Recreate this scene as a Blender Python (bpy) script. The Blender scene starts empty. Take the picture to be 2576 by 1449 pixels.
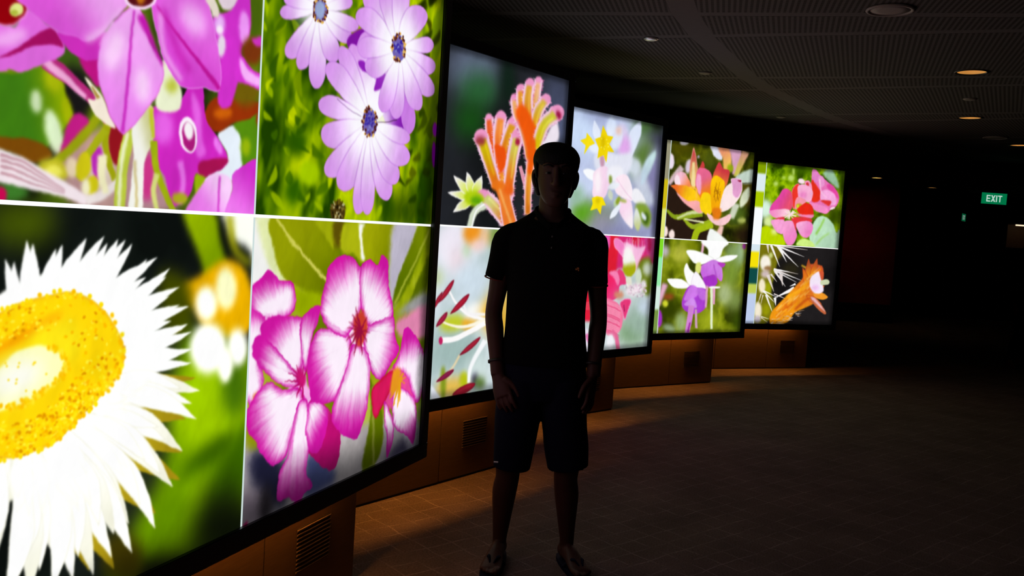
import bpy, bmesh, math, random
import numpy as np
from mathutils import Vector, Matrix

random.seed(7)
scene = bpy.context.scene
COL = scene.collection

# ------------------------------------------------------------------ camera
cam_data = bpy.data.cameras.new('camera')
cam = bpy.data.objects.new('camera', cam_data)
COL.objects.link(cam)
cam_data.sensor_width = 36.0
cam_data.lens = 30.976
cam_data.clip_start = 0.05
cam_data.clip_end = 100
_pitch, _roll = math.radians(3.948), math.radians(3.620)
_fwd = Vector((0, math.cos(_pitch), -math.sin(_pitch)))
_up = Vector((0, math.sin(_pitch), math.cos(_pitch)))
_rt = Vector((1, 0, 0))
_r2 = _rt * math.cos(_roll) + _up * math.sin(_roll)
_u2 = _up * math.cos(_roll) - _rt * math.sin(_roll)
cam.matrix_world = Matrix(((_r2.x, _u2.x, -_fwd.x, 0), (_r2.y, _u2.y, -_fwd.y, 0),
                           (_r2.z, _u2.z, -_fwd.z, 1.4228), (0, 0, 0, 1)))
scene.camera = cam

# ------------------------------------------------------------------ world, exposure
world = bpy.data.worlds.new('world')
scene.world = world
world.use_nodes = True
world.node_tree.nodes['Background'].inputs[0].default_value = (0.0, 0.0, 0.0, 1)
world.node_tree.nodes['Background'].inputs[1].default_value = 0.0
scene.view_settings.view_transform = 'Standard'
scene.view_settings.look = 'None'
scene.view_settings.gamma = 1.0
scene.view_settings.use_curve_mapping = False
scene.view_settings.exposure = 0.0
PRINT_GLOW = 1.0          # brightness of the backlit prints
WARM_GLOW = 62.0          # warm lamp strips hidden under the light boxes


# ------------------------------------------------------------------ materials
def lin(c):
    return tuple((v / 12.92 if v <= 0.04045 else ((v + 0.055) / 1.055) ** 2.4) for v in [x / 255.0 for x in c])


def mat(name, rgb, rough=0.6, metal=0.0, spec=0.5, noise=0.0, nscale=40.0, bump=0.0, stretch=(1, 1, 1)):
    m = bpy.data.materials.new(name)
    m.use_nodes = True
    nt = m.node_tree
    p = nt.nodes['Principled BSDF']
    p.inputs['Base Color'].default_value = (*rgb, 1)
    p.inputs['Roughness'].default_value = rough
    p.inputs['Metallic'].default_value = metal
    p.inputs['Specular IOR Level'].default_value = spec
    if noise > 0 or bump > 0:
        tc = nt.nodes.new('ShaderNodeTexCoord')
        mp = nt.nodes.new('ShaderNodeMapping')
        mp.inputs['Scale'].default_value = stretch
        nz = nt.nodes.new('ShaderNodeTexNoise')
        nz.inputs['Scale'].default_value = nscale
        nz.inputs['Detail'].default_value = 6
        nt.links.new(tc.outputs['Object'], mp.inputs[0])
        nt.links.new(mp.outputs[0], nz.inputs['Vector'])
        if noise > 0:
            mx = nt.nodes.new('ShaderNodeMix')
            mx.data_type = 'RGBA'
            mx.inputs['A'].default_value = (*[c * (1 - noise) for c in rgb], 1)
            mx.inputs['B'].default_value = (*[c * (1 + noise) for c in rgb], 1)
            nt.links.new(nz.outputs[0], mx.inputs['Factor'])
            nt.links.new(mx.outputs['Result'], p.inputs['Base Color'])
        if bump > 0:
            b = nt.nodes.new('ShaderNodeBump')
            b.inputs['Strength'].default_value = bump
            b.inputs['Distance'].default_value = 0.01
            nt.links.new(nz.outputs[0], b.inputs['Height'])
            nt.links.new(b.outputs[0], p.inputs['Normal'])
    return m


def emit(name, rgb, strength):
    m = bpy.data.materials.new(name)
    m.use_nodes = True
    nt = m.node_tree
    nt.nodes.clear()
    o = nt.nodes.new('ShaderNodeOutputMaterial')
    e = nt.nodes.new('ShaderNodeEmission')
    e.inputs[0].default_value = (*rgb, 1)
    e.inputs[1].default_value = strength
    nt.links.new(e.outputs[0], o.inputs[0])
    return m


M = {}
M['frame'] = mat('black_aluminium', (0.012, 0.012, 0.013), 0.35, 0.0, 0.5, 0.1, 60)
M['black'] = mat('black_paint', (0.006, 0.006, 0.006), 0.85, 0, 0.2, 0.15, 8)
M['wood'] = mat('oak_laminate', (0.15, 0.09, 0.043), 0.5, 0, 0.3, 0.28, 9, 0.02, (1.5, 1.5, 22))
M['slot'] = mat('grille_shadow_gap', (0.01, 0.008, 0.006), 0.8)
M['plaster'] = mat('grey_plaster', (0.15, 0.135, 0.142), 0.9, 0, 0.1, 0.08, 30)
M['white'] = mat('white_plastic', (0.75, 0.75, 0.75), 0.4)
M['grey_mesh'] = mat('grey_speaker_mesh', (0.33, 0.28, 0.28), 0.6, 0, 0.4, 0.2, 300)
M['alu'] = mat('satin_reflector', (0.75, 0.70, 0.62), 0.25, 1.0)
M['red'] = mat('red_wall_paint', (0.30, 0.004, 0.006), 0.8, 0, 0.2, 0.15, 6)
M['dark'] = mat('charcoal_paint', (0.018, 0.015, 0.014), 0.8, 0, 0.2, 0.2, 5)
M['white_gap'] = emit('backlight_gap', (1.0, 1.0, 1.0), 1.0)
M['grey_gap'] = emit('backlight_gap_dim', lin((205, 222, 220)), 1.0)
M['warm'] = emit('warm_lamp_strip', (1.0, 0.37, 0.055), WARM_GLOW)
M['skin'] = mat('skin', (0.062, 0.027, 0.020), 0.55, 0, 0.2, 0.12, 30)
M['hair'] = mat('black_hair', (0.003, 0.0026, 0.0024), 0.6, 0, 0.12, 0.3, 90, 0.4, (3, 3, 0.6))
M['shirt'] = mat('black_knit', (0.0035, 0.0035, 0.0042), 0.95, 0, 0.04, 0.2, 400, 0.15)
M['shorts'] = mat('navy_denim', (0.005, 0.006, 0.016), 0.9, 0, 0.06, 0.3, 300, 0.2)
M['trim_red'] = mat('red_piping', (0.16, 0.02, 0.015), 0.8)
M['rubber'] = mat('blue_rubber', (0.005, 0.006, 0.022), 0.8, 0, 0.1)
M['band'] = mat('dark_wristband', (0.008, 0.006, 0.006), 0.5)
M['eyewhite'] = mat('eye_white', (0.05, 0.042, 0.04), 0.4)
M['logo'] = mat('orange_stitching', (0.42, 0.14, 0.03), 0.7)
M['satin'] = mat('satin_white_metal', (0.85, 0.85, 0.9), 0.32, 0.9)
M['reflector'] = mat('gold_reflector', (0.75, 0.55, 0.28), 0.5, 0.0, 0.5)
M['silver'] = mat('silver_ring', (0.7, 0.7, 0.7), 0.2, 1.0)


def carpet_material():
    m = bpy.data.materials.new('brown_carpet')
    m.use_nodes = True
    nt = m.node_tree
    p = nt.nodes['Principled BSDF']
    p.inputs['Roughness'].default_value = 0.95
    p.inputs['Specular IOR Level'].default_value = 0.1
    tc = nt.nodes.new('ShaderNodeTexCoord')
    mp = nt.nodes.new('ShaderNodeMapping')
    mp.inputs['Rotation'].default_value = (0, 0, math.radians(-41))
    wob = nt.nodes.new('ShaderNodeTexNoise')
    wob.inputs['Scale'].default_value = 5.0
    vadd = nt.nodes.new('ShaderNodeMixRGB')
    vadd.blend_type = 'LINEAR_LIGHT'
    vadd.inputs[0].default_value = 0.022
    nt.links.new(tc.outputs['Object'], mp.inputs[0])
    nt.links.new(tc.outputs['Object'], wob.inputs['Vector'])
    nt.links.new(mp.outputs[0], vadd.inputs[1])
    nt.links.new(wob.outputs['Color'], vadd.inputs[2])
    br = nt.nodes.new('ShaderNodeTexBrick')
    br.inputs['Scale'].default_value = 1.0
    br.offset = 0.0
    br.inputs['Brick Width'].default_value = 0.125
    br.inputs['Row Height'].default_value = 0.105
    br.inputs['Mortar Size'].default_value = 0.006
    br.inputs['Mortar Smooth'].default_value = 1.0
    br.inputs['Color1'].default_value = (0.108, 0.079, 0.072, 1)
    br.inputs['Color2'].default_value = (0.116, 0.085, 0.078, 1)
    br.inputs['Mortar'].default_value = (0.235, 0.18, 0.176, 1)
    nt.links.new(vadd.outputs[0], br.inputs['Vector'])
    nz = nt.nodes.new('ShaderNodeTexNoise')
    nz.inputs['Scale'].default_value = 120
    nz.inputs['Detail'].default_value = 5
    nt.links.new(tc.outputs['Object'], nz.inputs['Vector'])
    nz2 = nt.nodes.new('ShaderNodeTexNoise')
    nz2.inputs['Scale'].default_value = 3.0
    nz2.inputs['Detail'].default_value = 4
    nt.links.new(tc.outputs['Object'], nz2.inputs['Vector'])
    rmp = nt.nodes.new('ShaderNodeMapRange')
    rmp.inputs['From Min'].default_value = 0.25
    rmp.inputs['From Max'].default_value = 0.75
    rmp.inputs['To Min'].default_value = 0.55
    rmp.inputs['To Max'].default_value = 1.4
    nt.links.new(nz.outputs[0], rmp.inputs[0])
    wear = nt.nodes.new('ShaderNodeTexNoise')          # lines come and go with the pile
    wear.inputs['Scale'].default_value = 7.0
    wear.inputs['Detail'].default_value = 5
    nt.links.new(tc.outputs['Object'], wear.inputs['Vector'])
    wr = nt.nodes.new('ShaderNodeMapRange')
    wr.inputs['From Min'].default_value = 0.34
    wr.inputs['From Max'].default_value = 0.66
    wr.inputs['To Max'].default_value = 0.9
    nt.links.new(wear.outputs[0], wr.inputs[0])
    lines = nt.nodes.new('ShaderNodeMixRGB')
    lines.inputs[1].default_value = (0.112, 0.082, 0.075, 1)
    nt.links.new(wr.outputs[0], lines.inputs[0])
    nt.links.new(br.outputs['Color'], lines.inputs[2])
    mul = nt.nodes.new('ShaderNodeMixRGB')
    mul.blend_type = 'MULTIPLY'
    mul.inputs[0].default_value = 1.0
    nt.links.new(lines.outputs[0], mul.inputs[1])
    nt.links.new(rmp.outputs[0], mul.inputs[2])
    mul2 = nt.nodes.new('ShaderNodeMixRGB')
    mul2.blend_type = 'OVERLAY'
    mul2.inputs[0].default_value = 0.5
    nt.links.new(mul.outputs[0], mul2.inputs[1])
    nt.links.new(nz2.outputs[0], mul2.inputs[2])
    nt.links.new(mul2.outputs[0], p.inputs['Base Color'])
    b = nt.nodes.new('ShaderNodeBump')
    b.inputs['Strength'].default_value = 0.5
    b.inputs['Distance'].default_value = 0.006
    nt.links.new(nz.outputs[0], b.inputs['Height'])
    nt.links.new(b.outputs[0], p.inputs['Normal'])
    return m


def perforated_material():
    """rows of small dark slots, 31 mm apart, running along local y"""
    m = bpy.data.materials.new('perforated_plaster')
    m.use_nodes = True
    nt = m.node_tree
    p = nt.nodes['Principled BSDF']
    p.inputs['Roughness'].default_value = 0.9
    p.inputs['Specular IOR Level'].default_value = 0.1
    tc = nt.nodes.new('ShaderNodeTexCoord')
    sep = nt.nodes.new('ShaderNodeSeparateXYZ')
    nt.links.new(tc.outputs['Object'], sep.inputs[0])

    def wave(sock, pitch, duty):
        a = nt.nodes.new('ShaderNodeMath'); a.operation = 'DIVIDE'; a.inputs[1].default_value = pitch
        f = nt.nodes.new('ShaderNodeMath'); f.operation = 'FRACT'
        g = nt.nodes.new('ShaderNodeMath'); g.operation = 'LESS_THAN'; g.inputs[1].default_value = duty
        nt.links.new(sock, a.inputs[0]); nt.links.new(a.outputs[0], f.inputs[0]); nt.links.new(f.outputs[0], g.inputs[0])
        return g.outputs[0]
    sx = wave(sep.outputs[0], 0.031, 0.5)
    sy = wave(sep.outputs[1], 0.020, 0.72)
    mul = nt.nodes.new('ShaderNodeMath'); mul.operation = 'MULTIPLY'
    nt.links.new(sx, mul.inputs[0]); nt.links.new(sy, mul.inputs[1])
    mx = nt.nodes.new('ShaderNodeMix'); mx.data_type = 'RGBA'
    mx.inputs['A'].default_value = (0.135, 0.122, 0.128, 1)
    mx.inputs['B'].default_value = (0.035, 0.03, 0.03, 1)
    nt.links.new(mul.outputs[0], mx.inputs['Factor'])
    nt.links.new(mx.outputs['Result'], p.inputs['Base Color'])
    return m


M['carpet'] = carpet_material()
M['perf'] = perforated_material()


# ------------------------------------------------------------------ mesh helpers
def link(o, parent=None):
    COL.objects.link(o)
    if parent is not None:
        o.parent = parent
    return o


def mesh_obj(name, verts, faces, material, parent=None, smooth=False):
    me = bpy.data.meshes.new(name)
    me.from_pydata([tuple(v) for v in verts], [], faces)
    me.materials.append(material)
    if smooth:
        me.polygons.foreach_set('use_smooth', [True] * len(me.polygons))
    me.update()
    return link(bpy.data.objects.new(name, me), parent)


def bm_obj(name, bm, material, parent=None, smooth=False):
    me = bpy.data.meshes.new(name)
    bm.to_mesh(me)
    bm.free()
    me.materials.append(material)
    if smooth:
        me.polygons.foreach_set('use_smooth', [True] * len(me.polygons))
    return link(bpy.data.objects.new(name, me), parent)


def bm_box(bm, x0, x1, y0, y1, z0, z1):
    vs = [bm.verts.new(p) for p in ((x0, y0, z0), (x1, y0, z0), (x1, y1, z0), (x0, y1, z0),
                                    (x0, y0, z1), (x1, y0, z1), (x1, y1, z1), (x0, y1, z1))]
    for f in ((0, 3, 2, 1), (4, 5, 6, 7), (0, 1, 5, 4), (1, 2, 6, 5), (2, 3, 7, 6), (3, 0, 4, 7)):
        bm.faces.new([vs[i] for i in f])


def box(name, x0, x1, y0, y1, z0, z1, material, parent=None, bevel=0.0):
    bm = bmesh.new()
    bm_box(bm, x0, x1, y0, y1, z0, z1)
    if bevel > 0:
        bmesh.ops.bevel(bm, geom=bm.edges[:], offset=bevel, segments=2, affect='EDGES')
    return bm_obj(name, bm, material, parent)


def lathe(name, prof, material, parent=None, n=40, smooth=True, cap=True):
    """profile of (radius, z) spun about local z"""
    verts, faces = [], []
    for r, z in prof:
        for k in range(n):
            a = 2 * math.pi * k / n
            verts.append((r * math.cos(a), r * math.sin(a), z))
    for i in range(len(prof) - 1):
        for k in range(n):
            k2 = (k + 1) % n
            faces.append((i * n + k, i * n + k2, (i + 1) * n + k2, (i + 1) * n + k))
    if cap and prof[0][0] > 1e-4:
        faces.append(tuple(range(n))[::-1])
    if cap and prof[-1][0] > 1e-4:
        faces.append(tuple((len(prof) - 1) * n + k for k in range(n)))
    return mesh_obj(name, verts, faces, material, parent, smooth)


def empty(name, loc, rotz=0.0):
    o = bpy.data.objects.new(name, None)
    o.empty_display_size = 0.1
    o.location = loc
    o.rotation_euler = (0, 0, rotz)
    return link(o)


def tag(o, label=None, cat=None, group=None, kind=None):
    if label: o['label'] = label
    if cat: o['category'] = cat
    if group: o['group'] = group
    if kind: o['kind'] = kind
    return o


def struct(o, label=None, cat=None):
    return tag(o, label, cat, None, 'structure')


# ------------------------------------------------------------------ painter for the printed flower photographs
# Each light box carries four prints.  PLAN maps a drafting sheet (x right, y down) to the print plane
# (metres left of the box's right edge, metres above the floor), so outlines can be drafted once.
TILE_W, TOP, MID, BOT = 1.1142, 2.2947, 1.4091, 0.5347
BOXES = [(-0.33326, 3.47148, 69.794), (0.25649, 5.22114, 53.008), (1.11459, 7.06061, 45.692),
         (2.27752, 8.67752, 34.230), (3.69504, 10.10391, 23.944)]
PLAN = [np.array(m) for m in (
    [[0.001708832, 9.676734e-05, -1.907756], [-0.0006089931, -0.0008003206, 1.786239], [-0.0004610196, -4.091336e-05, 1.0]],
    [[0.002152417, 0.0001434759, -3.110597], [-0.000390633, -0.001261985, 2.014419], [-0.0003282641, -3.791756e-05, 1.0]],
    [[0.002785411, 0.000206626, -4.712236], [-0.0002972247, -0.001680682, 2.220208], [-0.0002812965, -3.685768e-05, 1.0]],
    [[0.003309732, 0.0002694977, -6.385128], [-0.0001616369, -0.002295278, 2.522263], [-0.0002134235, -3.532604e-05, 1.0]],
    [[0.003869784, 0.0003427946, -8.373293], [-3.207358e-05, -0.003008472, 2.872471], [-0.0001541565, -3.39886e-05, 1.0]])]


def box_blur(a, r):
    """one box pass of radius r (float) along both axes"""
    k = int(max(1, round(r)))
    for ax in (0, 1):
        pad = [(0, 0)] * a.ndim
        pad[ax] = (k + 1, k)
        c = np.cumsum(np.pad(a, pad, mode='edge'), axis=ax, dtype=np.float64)
        n = a.shape[ax]
        hi = np.take(c, np.arange(2 * k + 1, 2 * k + 1 + n), axis=ax)
        lo = np.take(c, np.arange(0, n), axis=ax)
        a = (hi - lo) / (2 * k + 1)
    return a


def gblur(a, s):
    if s < 0.6:
        return a
    for _ in range(3):
        a = box_blur(a, s * 0.9)
    return a


def spline(pts, n=8):
    p = np.asarray(pts, float)
    out = []
    m = len(p)
    for i in range(m):
        p0, p1, p2, p3 = p[(i - 1) % m], p[i], p[(i + 1) % m], p[(i + 2) % m]
        for k in range(n):
            t = k / n
            out.append(0.5 * ((2 * p1) + (-p0 + p2) * t + (2 * p0 - 5 * p1 + 4 * p2 - p3) * t * t
                              + (-p0 + 3 * p1 - 3 * p2 + p3) * t ** 3))
    return np.array(out)


def open_spline(pts, n=10):
    p = np.asarray(pts, float)
    if len(p) < 3:
        t = np.linspace(0, 1, n)[:, None]
        return p[0] * (1 - t) + p[-1] * t
    q = np.vstack([2 * p[0] - p[1], p, 2 * p[-1] - p[-2]])
    out = []
    for i in range(1, len(q) - 2):
        p0, p1, p2, p3 = q[i - 1], q[i], q[i + 1], q[i + 2]
        for k in range(n):
            t = k / n
            out.append(0.5 * ((2 * p1) + (-p0 + p2) * t + (2 * p0 - 5 * p1 + 4 * p2 - p3) * t * t
                              + (-p0 + 3 * p1 - 3 * p2 + p3) * t ** 3))
    out.append(q[-2])
    return np.array(out)


def col(c):
    return np.array(c, float) / 255.0


class Print:
    def __init__(self, box, column, row, W, H, org, sc, base):
        self.box, self.column, self.row, self.W, self.H = box, column, row, W, H
        self.org, self.sc = np.array(org, float), sc
        self.img = np.ones((H, W, 3)) * col(base)

    def m(self, pts):
        p = np.atleast_2d(np.asarray(pts, float)) / self.sc + self.org
        q = np.c_[p, np.ones(len(p))] @ PLAN[self.box].T
        s, z = q[:, 0] / q[:, 2], q[:, 1] / q[:, 2]
        u = (s + TILE_W * (1 if self.column else 2)) / TILE_W
        v = (TOP - z) / (TOP - MID) if self.row == 0 else (MID - z) / (MID - BOT)
        return np.c_[u * self.W, v * self.H]

    def scale(self, at):
        a = self.m([at, (at[0] + 10, at[1]), (at[0], at[1] + 10)])
        d1, d2 = a[1] - a[0], a[2] - a[0]
        return math.sqrt(abs(d1[0] * d2[1] - d1[1] * d2[0])) / 10.0

    def cover(self, q, blur):
        """antialiased coverage of a closed outline given in canvas pixels"""
        pad = int(blur * 3 + 3)
        x0, y0 = np.floor(q.min(0)).astype(int) - pad
        x1, y1 = np.ceil(q.max(0)).astype(int) + pad
        x0, y0, x1, y1 = max(x0, -pad), max(y0, -pad), min(x1, self.W + pad), min(y1, self.H + pad)
        if x1 - x0 < 2 or y1 - y0 < 2:
            return None
        S = 2 if blur > 1.5 else 3
        w, h = (x1 - x0) * S, (y1 - y0) * S
        acc = np.zeros((h, w + 1))
        P = (q - (x0, y0)) * S
        Q = np.roll(P, -1, axis=0)
        for (ax, ay), (bx, by) in zip(P, Q):
            if ay == by:
                continue
            sg = 1.0
            if ay > by:
                ax, ay, bx, by, sg = bx, by, ax, ay, -1.0
            r0, r1 = max(0, int(math.ceil(ay - 0.5))), min(h, int(math.ceil(by - 0.5)))
            if r1 <= r0:
                continue
            rows = np.arange(r0, r1)
            xs = ax + (rows + 0.5 - ay) / (by - ay) * (bx - ax)
            np.add.at(acc, (rows, np.clip(np.ceil(xs - 0.5), 0, w).astype(int)), sg)
        c = (np.abs(np.cumsum(acc, axis=1)[:, :w]) > 0.5).astype(float)
        c = c.reshape(y1 - y0, S, x1 - x0, S).mean((1, 3))
        c = gblur(c, blur)
        return c, x0, y0, x1, y1

    def lay(self, cov, color, alpha=1.0):
        c, x0, y0, x1, y1 = cov
        a0, b0, a1, b1 = max(x0, 0), max(y0, 0), min(x1, self.W), min(y1, self.H)
        if a1 <= a0 or b1 <= b0:
            return
        sl = (slice(b0 - y0, b1 - y0), slice(a0 - x0, a1 - x0))
        k = (c[sl] * alpha)[..., None]
        cc = color if color.ndim == 1 else color[sl]
        self.img[b0:b1, a0:a1] = self.img[b0:b1, a0:a1] * (1 - k) + cc * k

    def poly(self, pts, c, blur=0, alpha=1.0, smooth=True, to=None, rim=None, streak=None):
        """closed outline.  to=(p, q, colour): gradient from p to q.  rim=(colour, width).  streak=(amount, p): fibres from p"""
        pts = np.asarray(pts, float)
        if smooth and len(pts) > 2:
            pts = spline(pts)
        k = self.scale(pts.mean(0))
        cov = self.cover(self.m(pts), blur * k)
        if cov is None:
            return
        cm, x0, y0, x1, y1 = cov
        color = col(c)
        if to is not None or rim is not None or streak is not None:
            color = np.ones((y1 - y0, x1 - x0, 3)) * color
        yy, xx = None, None
        fib = 0.0
        if to is not None or streak is not None:
            yy, xx = np.mgrid[y0:y1, x0:x1] + 0.5
        if streak is not None:
            a = self.m([streak[1]])[0]
            an = np.arctan2(yy - a[1], xx - a[0])
            rr = np.hypot(xx - a[0], yy - a[1]) / self.H
            fib = streak[0] * (np.sin(an * 23 + 3 * np.sin(an * 7)) + 0.7 * np.sin(an * 61 + 9 * rr) + 0.5 * np.sin(an * 113 + 20 * rr)) / 2.2
        if to is not None:
            a, b = self.m([to[0]])[0], self.m([to[1]])[0]
            d = b - a
            t = ((xx - a[0]) * d[0] + (yy - a[1]) * d[1]) / (d @ d)
            t = np.clip(t + fib, 0, 1)
            t = (t * t * (3 - 2 * t))[..., None]
            color = color * (1 - t) + col(to[2]) * t
        if rim is not None:
            inner = gblur(cm, max(1.0, rim[1] * k))
            t = np.clip((inner - 0.5) * 2.2 - 2.0 * fib, 0, 1)[..., None]
            color = col(rim[0]) * (1 - t) + color * t
        self.lay(cov, np.clip(color, 0, 1.2), alpha)

    def blob(self, x, y, rx, ry, c, blur=0, ang=0, alpha=1.0, **kw):
        t = np.linspace(0, 2 * math.pi, 36, endpoint=False)
        a = math.radians(ang)
        px, py = rx * np.cos(t), ry * np.sin(t)
        self.poly(np.c_[x + px * math.cos(a) - py * math.sin(a), y + px * math.sin(a) + py * math.cos(a)],
                  c, blur, alpha, False, **kw)

    def line(self, pts, w0, w1, c, blur=0, alpha=1.0, **kw):
        p = open_spline(pts)
        d = np.gradient(p, axis=0)
        n = np.c_[-d[:, 1], d[:, 0]] / (np.hypot(d[:, 0], d[:, 1])[:, None] + 1e-9)
        w = np.linspace(w0, w1, len(p))[:, None] / 2
        self.poly(np.vstack([p + n * w, (p - n * w)[::-1]]), c, blur, alpha, False, **kw)

    def petal(self, b, t, w, cb, ct, bend=0.0, fat=0.6, tip=0.5, blur=0, rim=None, alpha=1.0, grow=0.85):
        """petal from base b to tip t, widest at 'fat', round tip for tip near 1"""
        b, t = np.array(b, float), np.array(t, float)
        d = t - b
        L = math.hypot(*d)
        n = np.array([-d[1], d[0]]) / (L + 1e-9)
        u = np.sin(np.linspace(0, 1, 24) * math.pi / 2)
        x = np.clip((u - fat) / (1 - fat), 0, 1)
        prof = np.where(u < fat, np.sin(np.clip(u / fat, 0, 1) * math.pi / 2) ** grow * 0.9 + 0.1,
                        (1 - x ** (1.3 + 0.9 * tip)) ** (0.95 - 0.45 * tip))
        ctr = b + u[:, None] * d + n * (bend * L * np.sin(u * math.pi))[:, None]
        e = n * (prof * w / 2)[:, None]
        self.poly(np.vstack([ctr + e, (ctr - e)[::-1]]), cb, blur, alpha, False, to=(tuple(b + d * 0.15), tuple(t), ct), rim=rim)

    def fbm(self, size, seed, aspect=1.0, ang=0.0):
        """fractal value noise in 0..1 over the canvas; size as a fraction of the print height"""
        rng = np.random.default_rng(seed)
        tot = np.zeros((self.H, self.W))
        amp = 1.0
        yy, xx = np.mgrid[0:self.H, 0:self.W]
        ca, sa = math.cos(math.radians(ang)), math.sin(math.radians(ang))
        X, Y = xx * ca + yy * sa, (-xx * sa + yy * ca) / aspect
        s = size * self.H
        for _ in range(4):
            gx, gy = X / s + 50, Y / s + 50
            G = rng.random((256, 256))
            ix, iy = np.floor(gx).astype(int), np.floor(gy).astype(int)
            fx, fy = gx - ix, gy - iy
            fx, fy = fx * fx * (3 - 2 * fx), fy * fy * (3 - 2 * fy)
            g = lambda a, b: G[(iy + b) % 256, (ix + a) % 256]
            tot += amp * ((g(0, 0) * (1 - fx) + g(1, 0) * fx) * (1 - fy) + (g(0, 1) * (1 - fx) + g(1, 1) * fx) * fy)
            amp *= 0.5
            s *= 0.5
        return tot / 1.875

    def mottle(self, cols, size, seed, alpha=1.0, aspect=1.0, ang=0.0, contrast=1.6):
        """soft out-of-focus foliage: fractal noise through a colour ramp"""
        tot = self.fbm(size, seed, aspect, ang) * 1.875
        t = np.clip((tot / 1.875 - 0.5) * contrast * 1.6 + 0.5, 0, 1) * (len(cols) - 1)
        i = np.clip(np.floor(t).astype(int), 0, len(cols) - 2)
        C = np.array(cols, float) / 255.0
        f = (t - i)[..., None]
        self.img = self.img * (1 - alpha) + (C[i] * (1 - f) + C[i + 1] * f) * alpha

    def finish(self, warp, seed, blur=0.7, detail=0.1):
        """ruffle the outlines with small noise displacements and add fine tonal detail, then soften"""
        H, W = self.H, self.W
        yy, xx = np.mgrid[0:H, 0:W].astype(float)
        for sz, am in ((0.05, warp), (0.016, warp * 0.45)):
            xx = xx + (self.fbm(sz, seed) - 0.5) * 4 * am
            yy = yy + (self.fbm(sz, seed + 1) - 0.5) * 4 * am
            seed += 7
        xx, yy = np.clip(xx, 0, W - 1.001), np.clip(yy, 0, H - 1.001)
        ix, iy = xx.astype(int), yy.astype(int)
        fx, fy = (xx - ix)[..., None], (yy - iy)[..., None]
        I = self.img
        I = (I[iy, ix] * (1 - fx) + I[iy, ix + 1] * fx) * (1 - fy) + (I[iy + 1, ix] * (1 - fx) + I[iy + 1, ix + 1] * fx) * fy
        n = (self.fbm(0.03, seed + 3, 2.2, 15) - 0.5) * 2 * detail + (self.fbm(0.10, seed + 5) - 0.5) * 2 * detail
        k = 1 - np.clip(I.min(-1, keepdims=True) - 0.75, 0, 0.25) * 3.2      # burnt-out whites stay white
        I = I * (1 + n[..., None] * k)
        self.img = gblur(np.clip(I, 0, 1), blur)

    def falloff(self, left=0, right=0, top=0, bottom=0, depth=0.5):
        """uneven backlight towards the frame: widths as fractions of the print"""
        u = (np.arange(self.W) + 0.5) / self.W
        v = (np.arange(self.H) + 0.5) / self.H
        f = np.ones((self.H, self.W))
        g = lambda d, w: np.clip(d / w, 0, 1) if w > 0 else np.ones_like(d)
        sm = lambda t: depth + (1 - depth) * t * t * (3 - 2 * t)
        for k, ax in ((g(u, left), 0), (g(1 - u, right), 0), (g(v, top), 1), (g(1 - v, bottom), 1)):
            f *= sm(k)[None, :] if ax == 0 else sm(k)[:, None]
        self.img = self.img * f[..., None]

    def material(self, name):
        im = bpy.data.images.new(name, self.W, self.H, alpha=False)
        a = np.ones((self.H, self.W, 4), np.float32)
        a[..., :3] = np.clip(self.img[::-1], 0, 1)
        im.pixels.foreach_set(a.ravel())
        im.update()
        im.pack()
        m = bpy.data.materials.new(name)
        m.use_nodes = True
        nt = m.node_tree
        nt.nodes.clear()
        o = nt.nodes.new('ShaderNodeOutputMaterial')
        e = nt.nodes.new('ShaderNodeEmission')
        e.inputs[1].default_value = PRINT_GLOW
        t = nt.nodes.new('ShaderNodeTexImage')
        t.image = im
        t.extension = 'EXTEND'
        nt.links.new(t.outputs[0], e.inputs[0])
        nt.links.new(e.outputs[0], o.inputs[0])
        return m


PRINTS = {}


# ---- light box 1, top left: pink tobacco flowers
t = Print(0, 0, 0, 1000, 795, (0, 0), 2.588, (66, 92, 14))
t.mottle([(20, 26, 10), (70, 95, 12), (120, 150, 10), (60, 90, 20)], 0.3, 3)
t.blob(480, 620, 130, 190, (24, 22, 22), 30)
t.blob(1660, 90, 60, 160, (72, 100, 12), 20)
t.poly([(-700, 470), (-300, 440), (0, 475), (150, 460), (300, 405), (400, 520), (440, 650), (485, 760), (430, 830), (330, 930), (280, 970), (0, 905), (-600, 860)], (62, 122, 18), 8, to=((150, 700), (480, 640), (150, 175, 0)))
t.blob(345, 520, 55, 90, (170, 185, 10), 22, -20)
t.blob(440, 720, 30, 90, (165, 180, 5), 14, -10)
t.blob(238, 660, 38, 74, (205, 226, 180), 14)
t.blob(350, 860, 56, 150, (218, 238, 196), 14, -14)
t.poly([(-500, 860), (0, 888), (180, 905), (310, 965), (330, 1030), (200, 1060), (0, 970), (-500, 920)], (122, 72, 8), 10)
t.blob(60, 1250, 120, 60, (60, 120, 40), 20)
t.blob(0, 1270, 45, 55, (200, 10, 80), 8)
t.poly([(380, 1000), (600, 850), (900, 880), (1050, 1000), (1150, 1360), (560, 1380), (400, 1180)], (206, 150, 170), 30, 0.8)
t.blob(660, 1120, 90, 160, (222, 205, 190), 30)
t.blob(960, 1150, 60, 160, (196, 50, 130), 20)
t.poly([(430, 850), (500, 735), (570, 770), (590, 850), (480, 960), (400, 1010)], (190, 28, 130), 8)
t.poly([(520, 370), (640, 380), (650, 560), (600, 520), (540, 440)], (190, 20, 130), 6)
t.poly([(720, 820), (840, 850), (800, 1010), (760, 1080), (715, 1000)], (145, 20, 30), 8)
t.poly([(600, 1000), (660, 960), (670, 1090), (640, 1180), (605, 1120)], (185, 40, 180), 8)
t.line([(640, 760), (560, 860), (430, 1000), (330, 1090)], 60, 60, (150, 160, 14), 6)
t.line([(700, 800), (690, 950), (745, 1180)], 48, 34, (160, 165, 12), 4)
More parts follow.
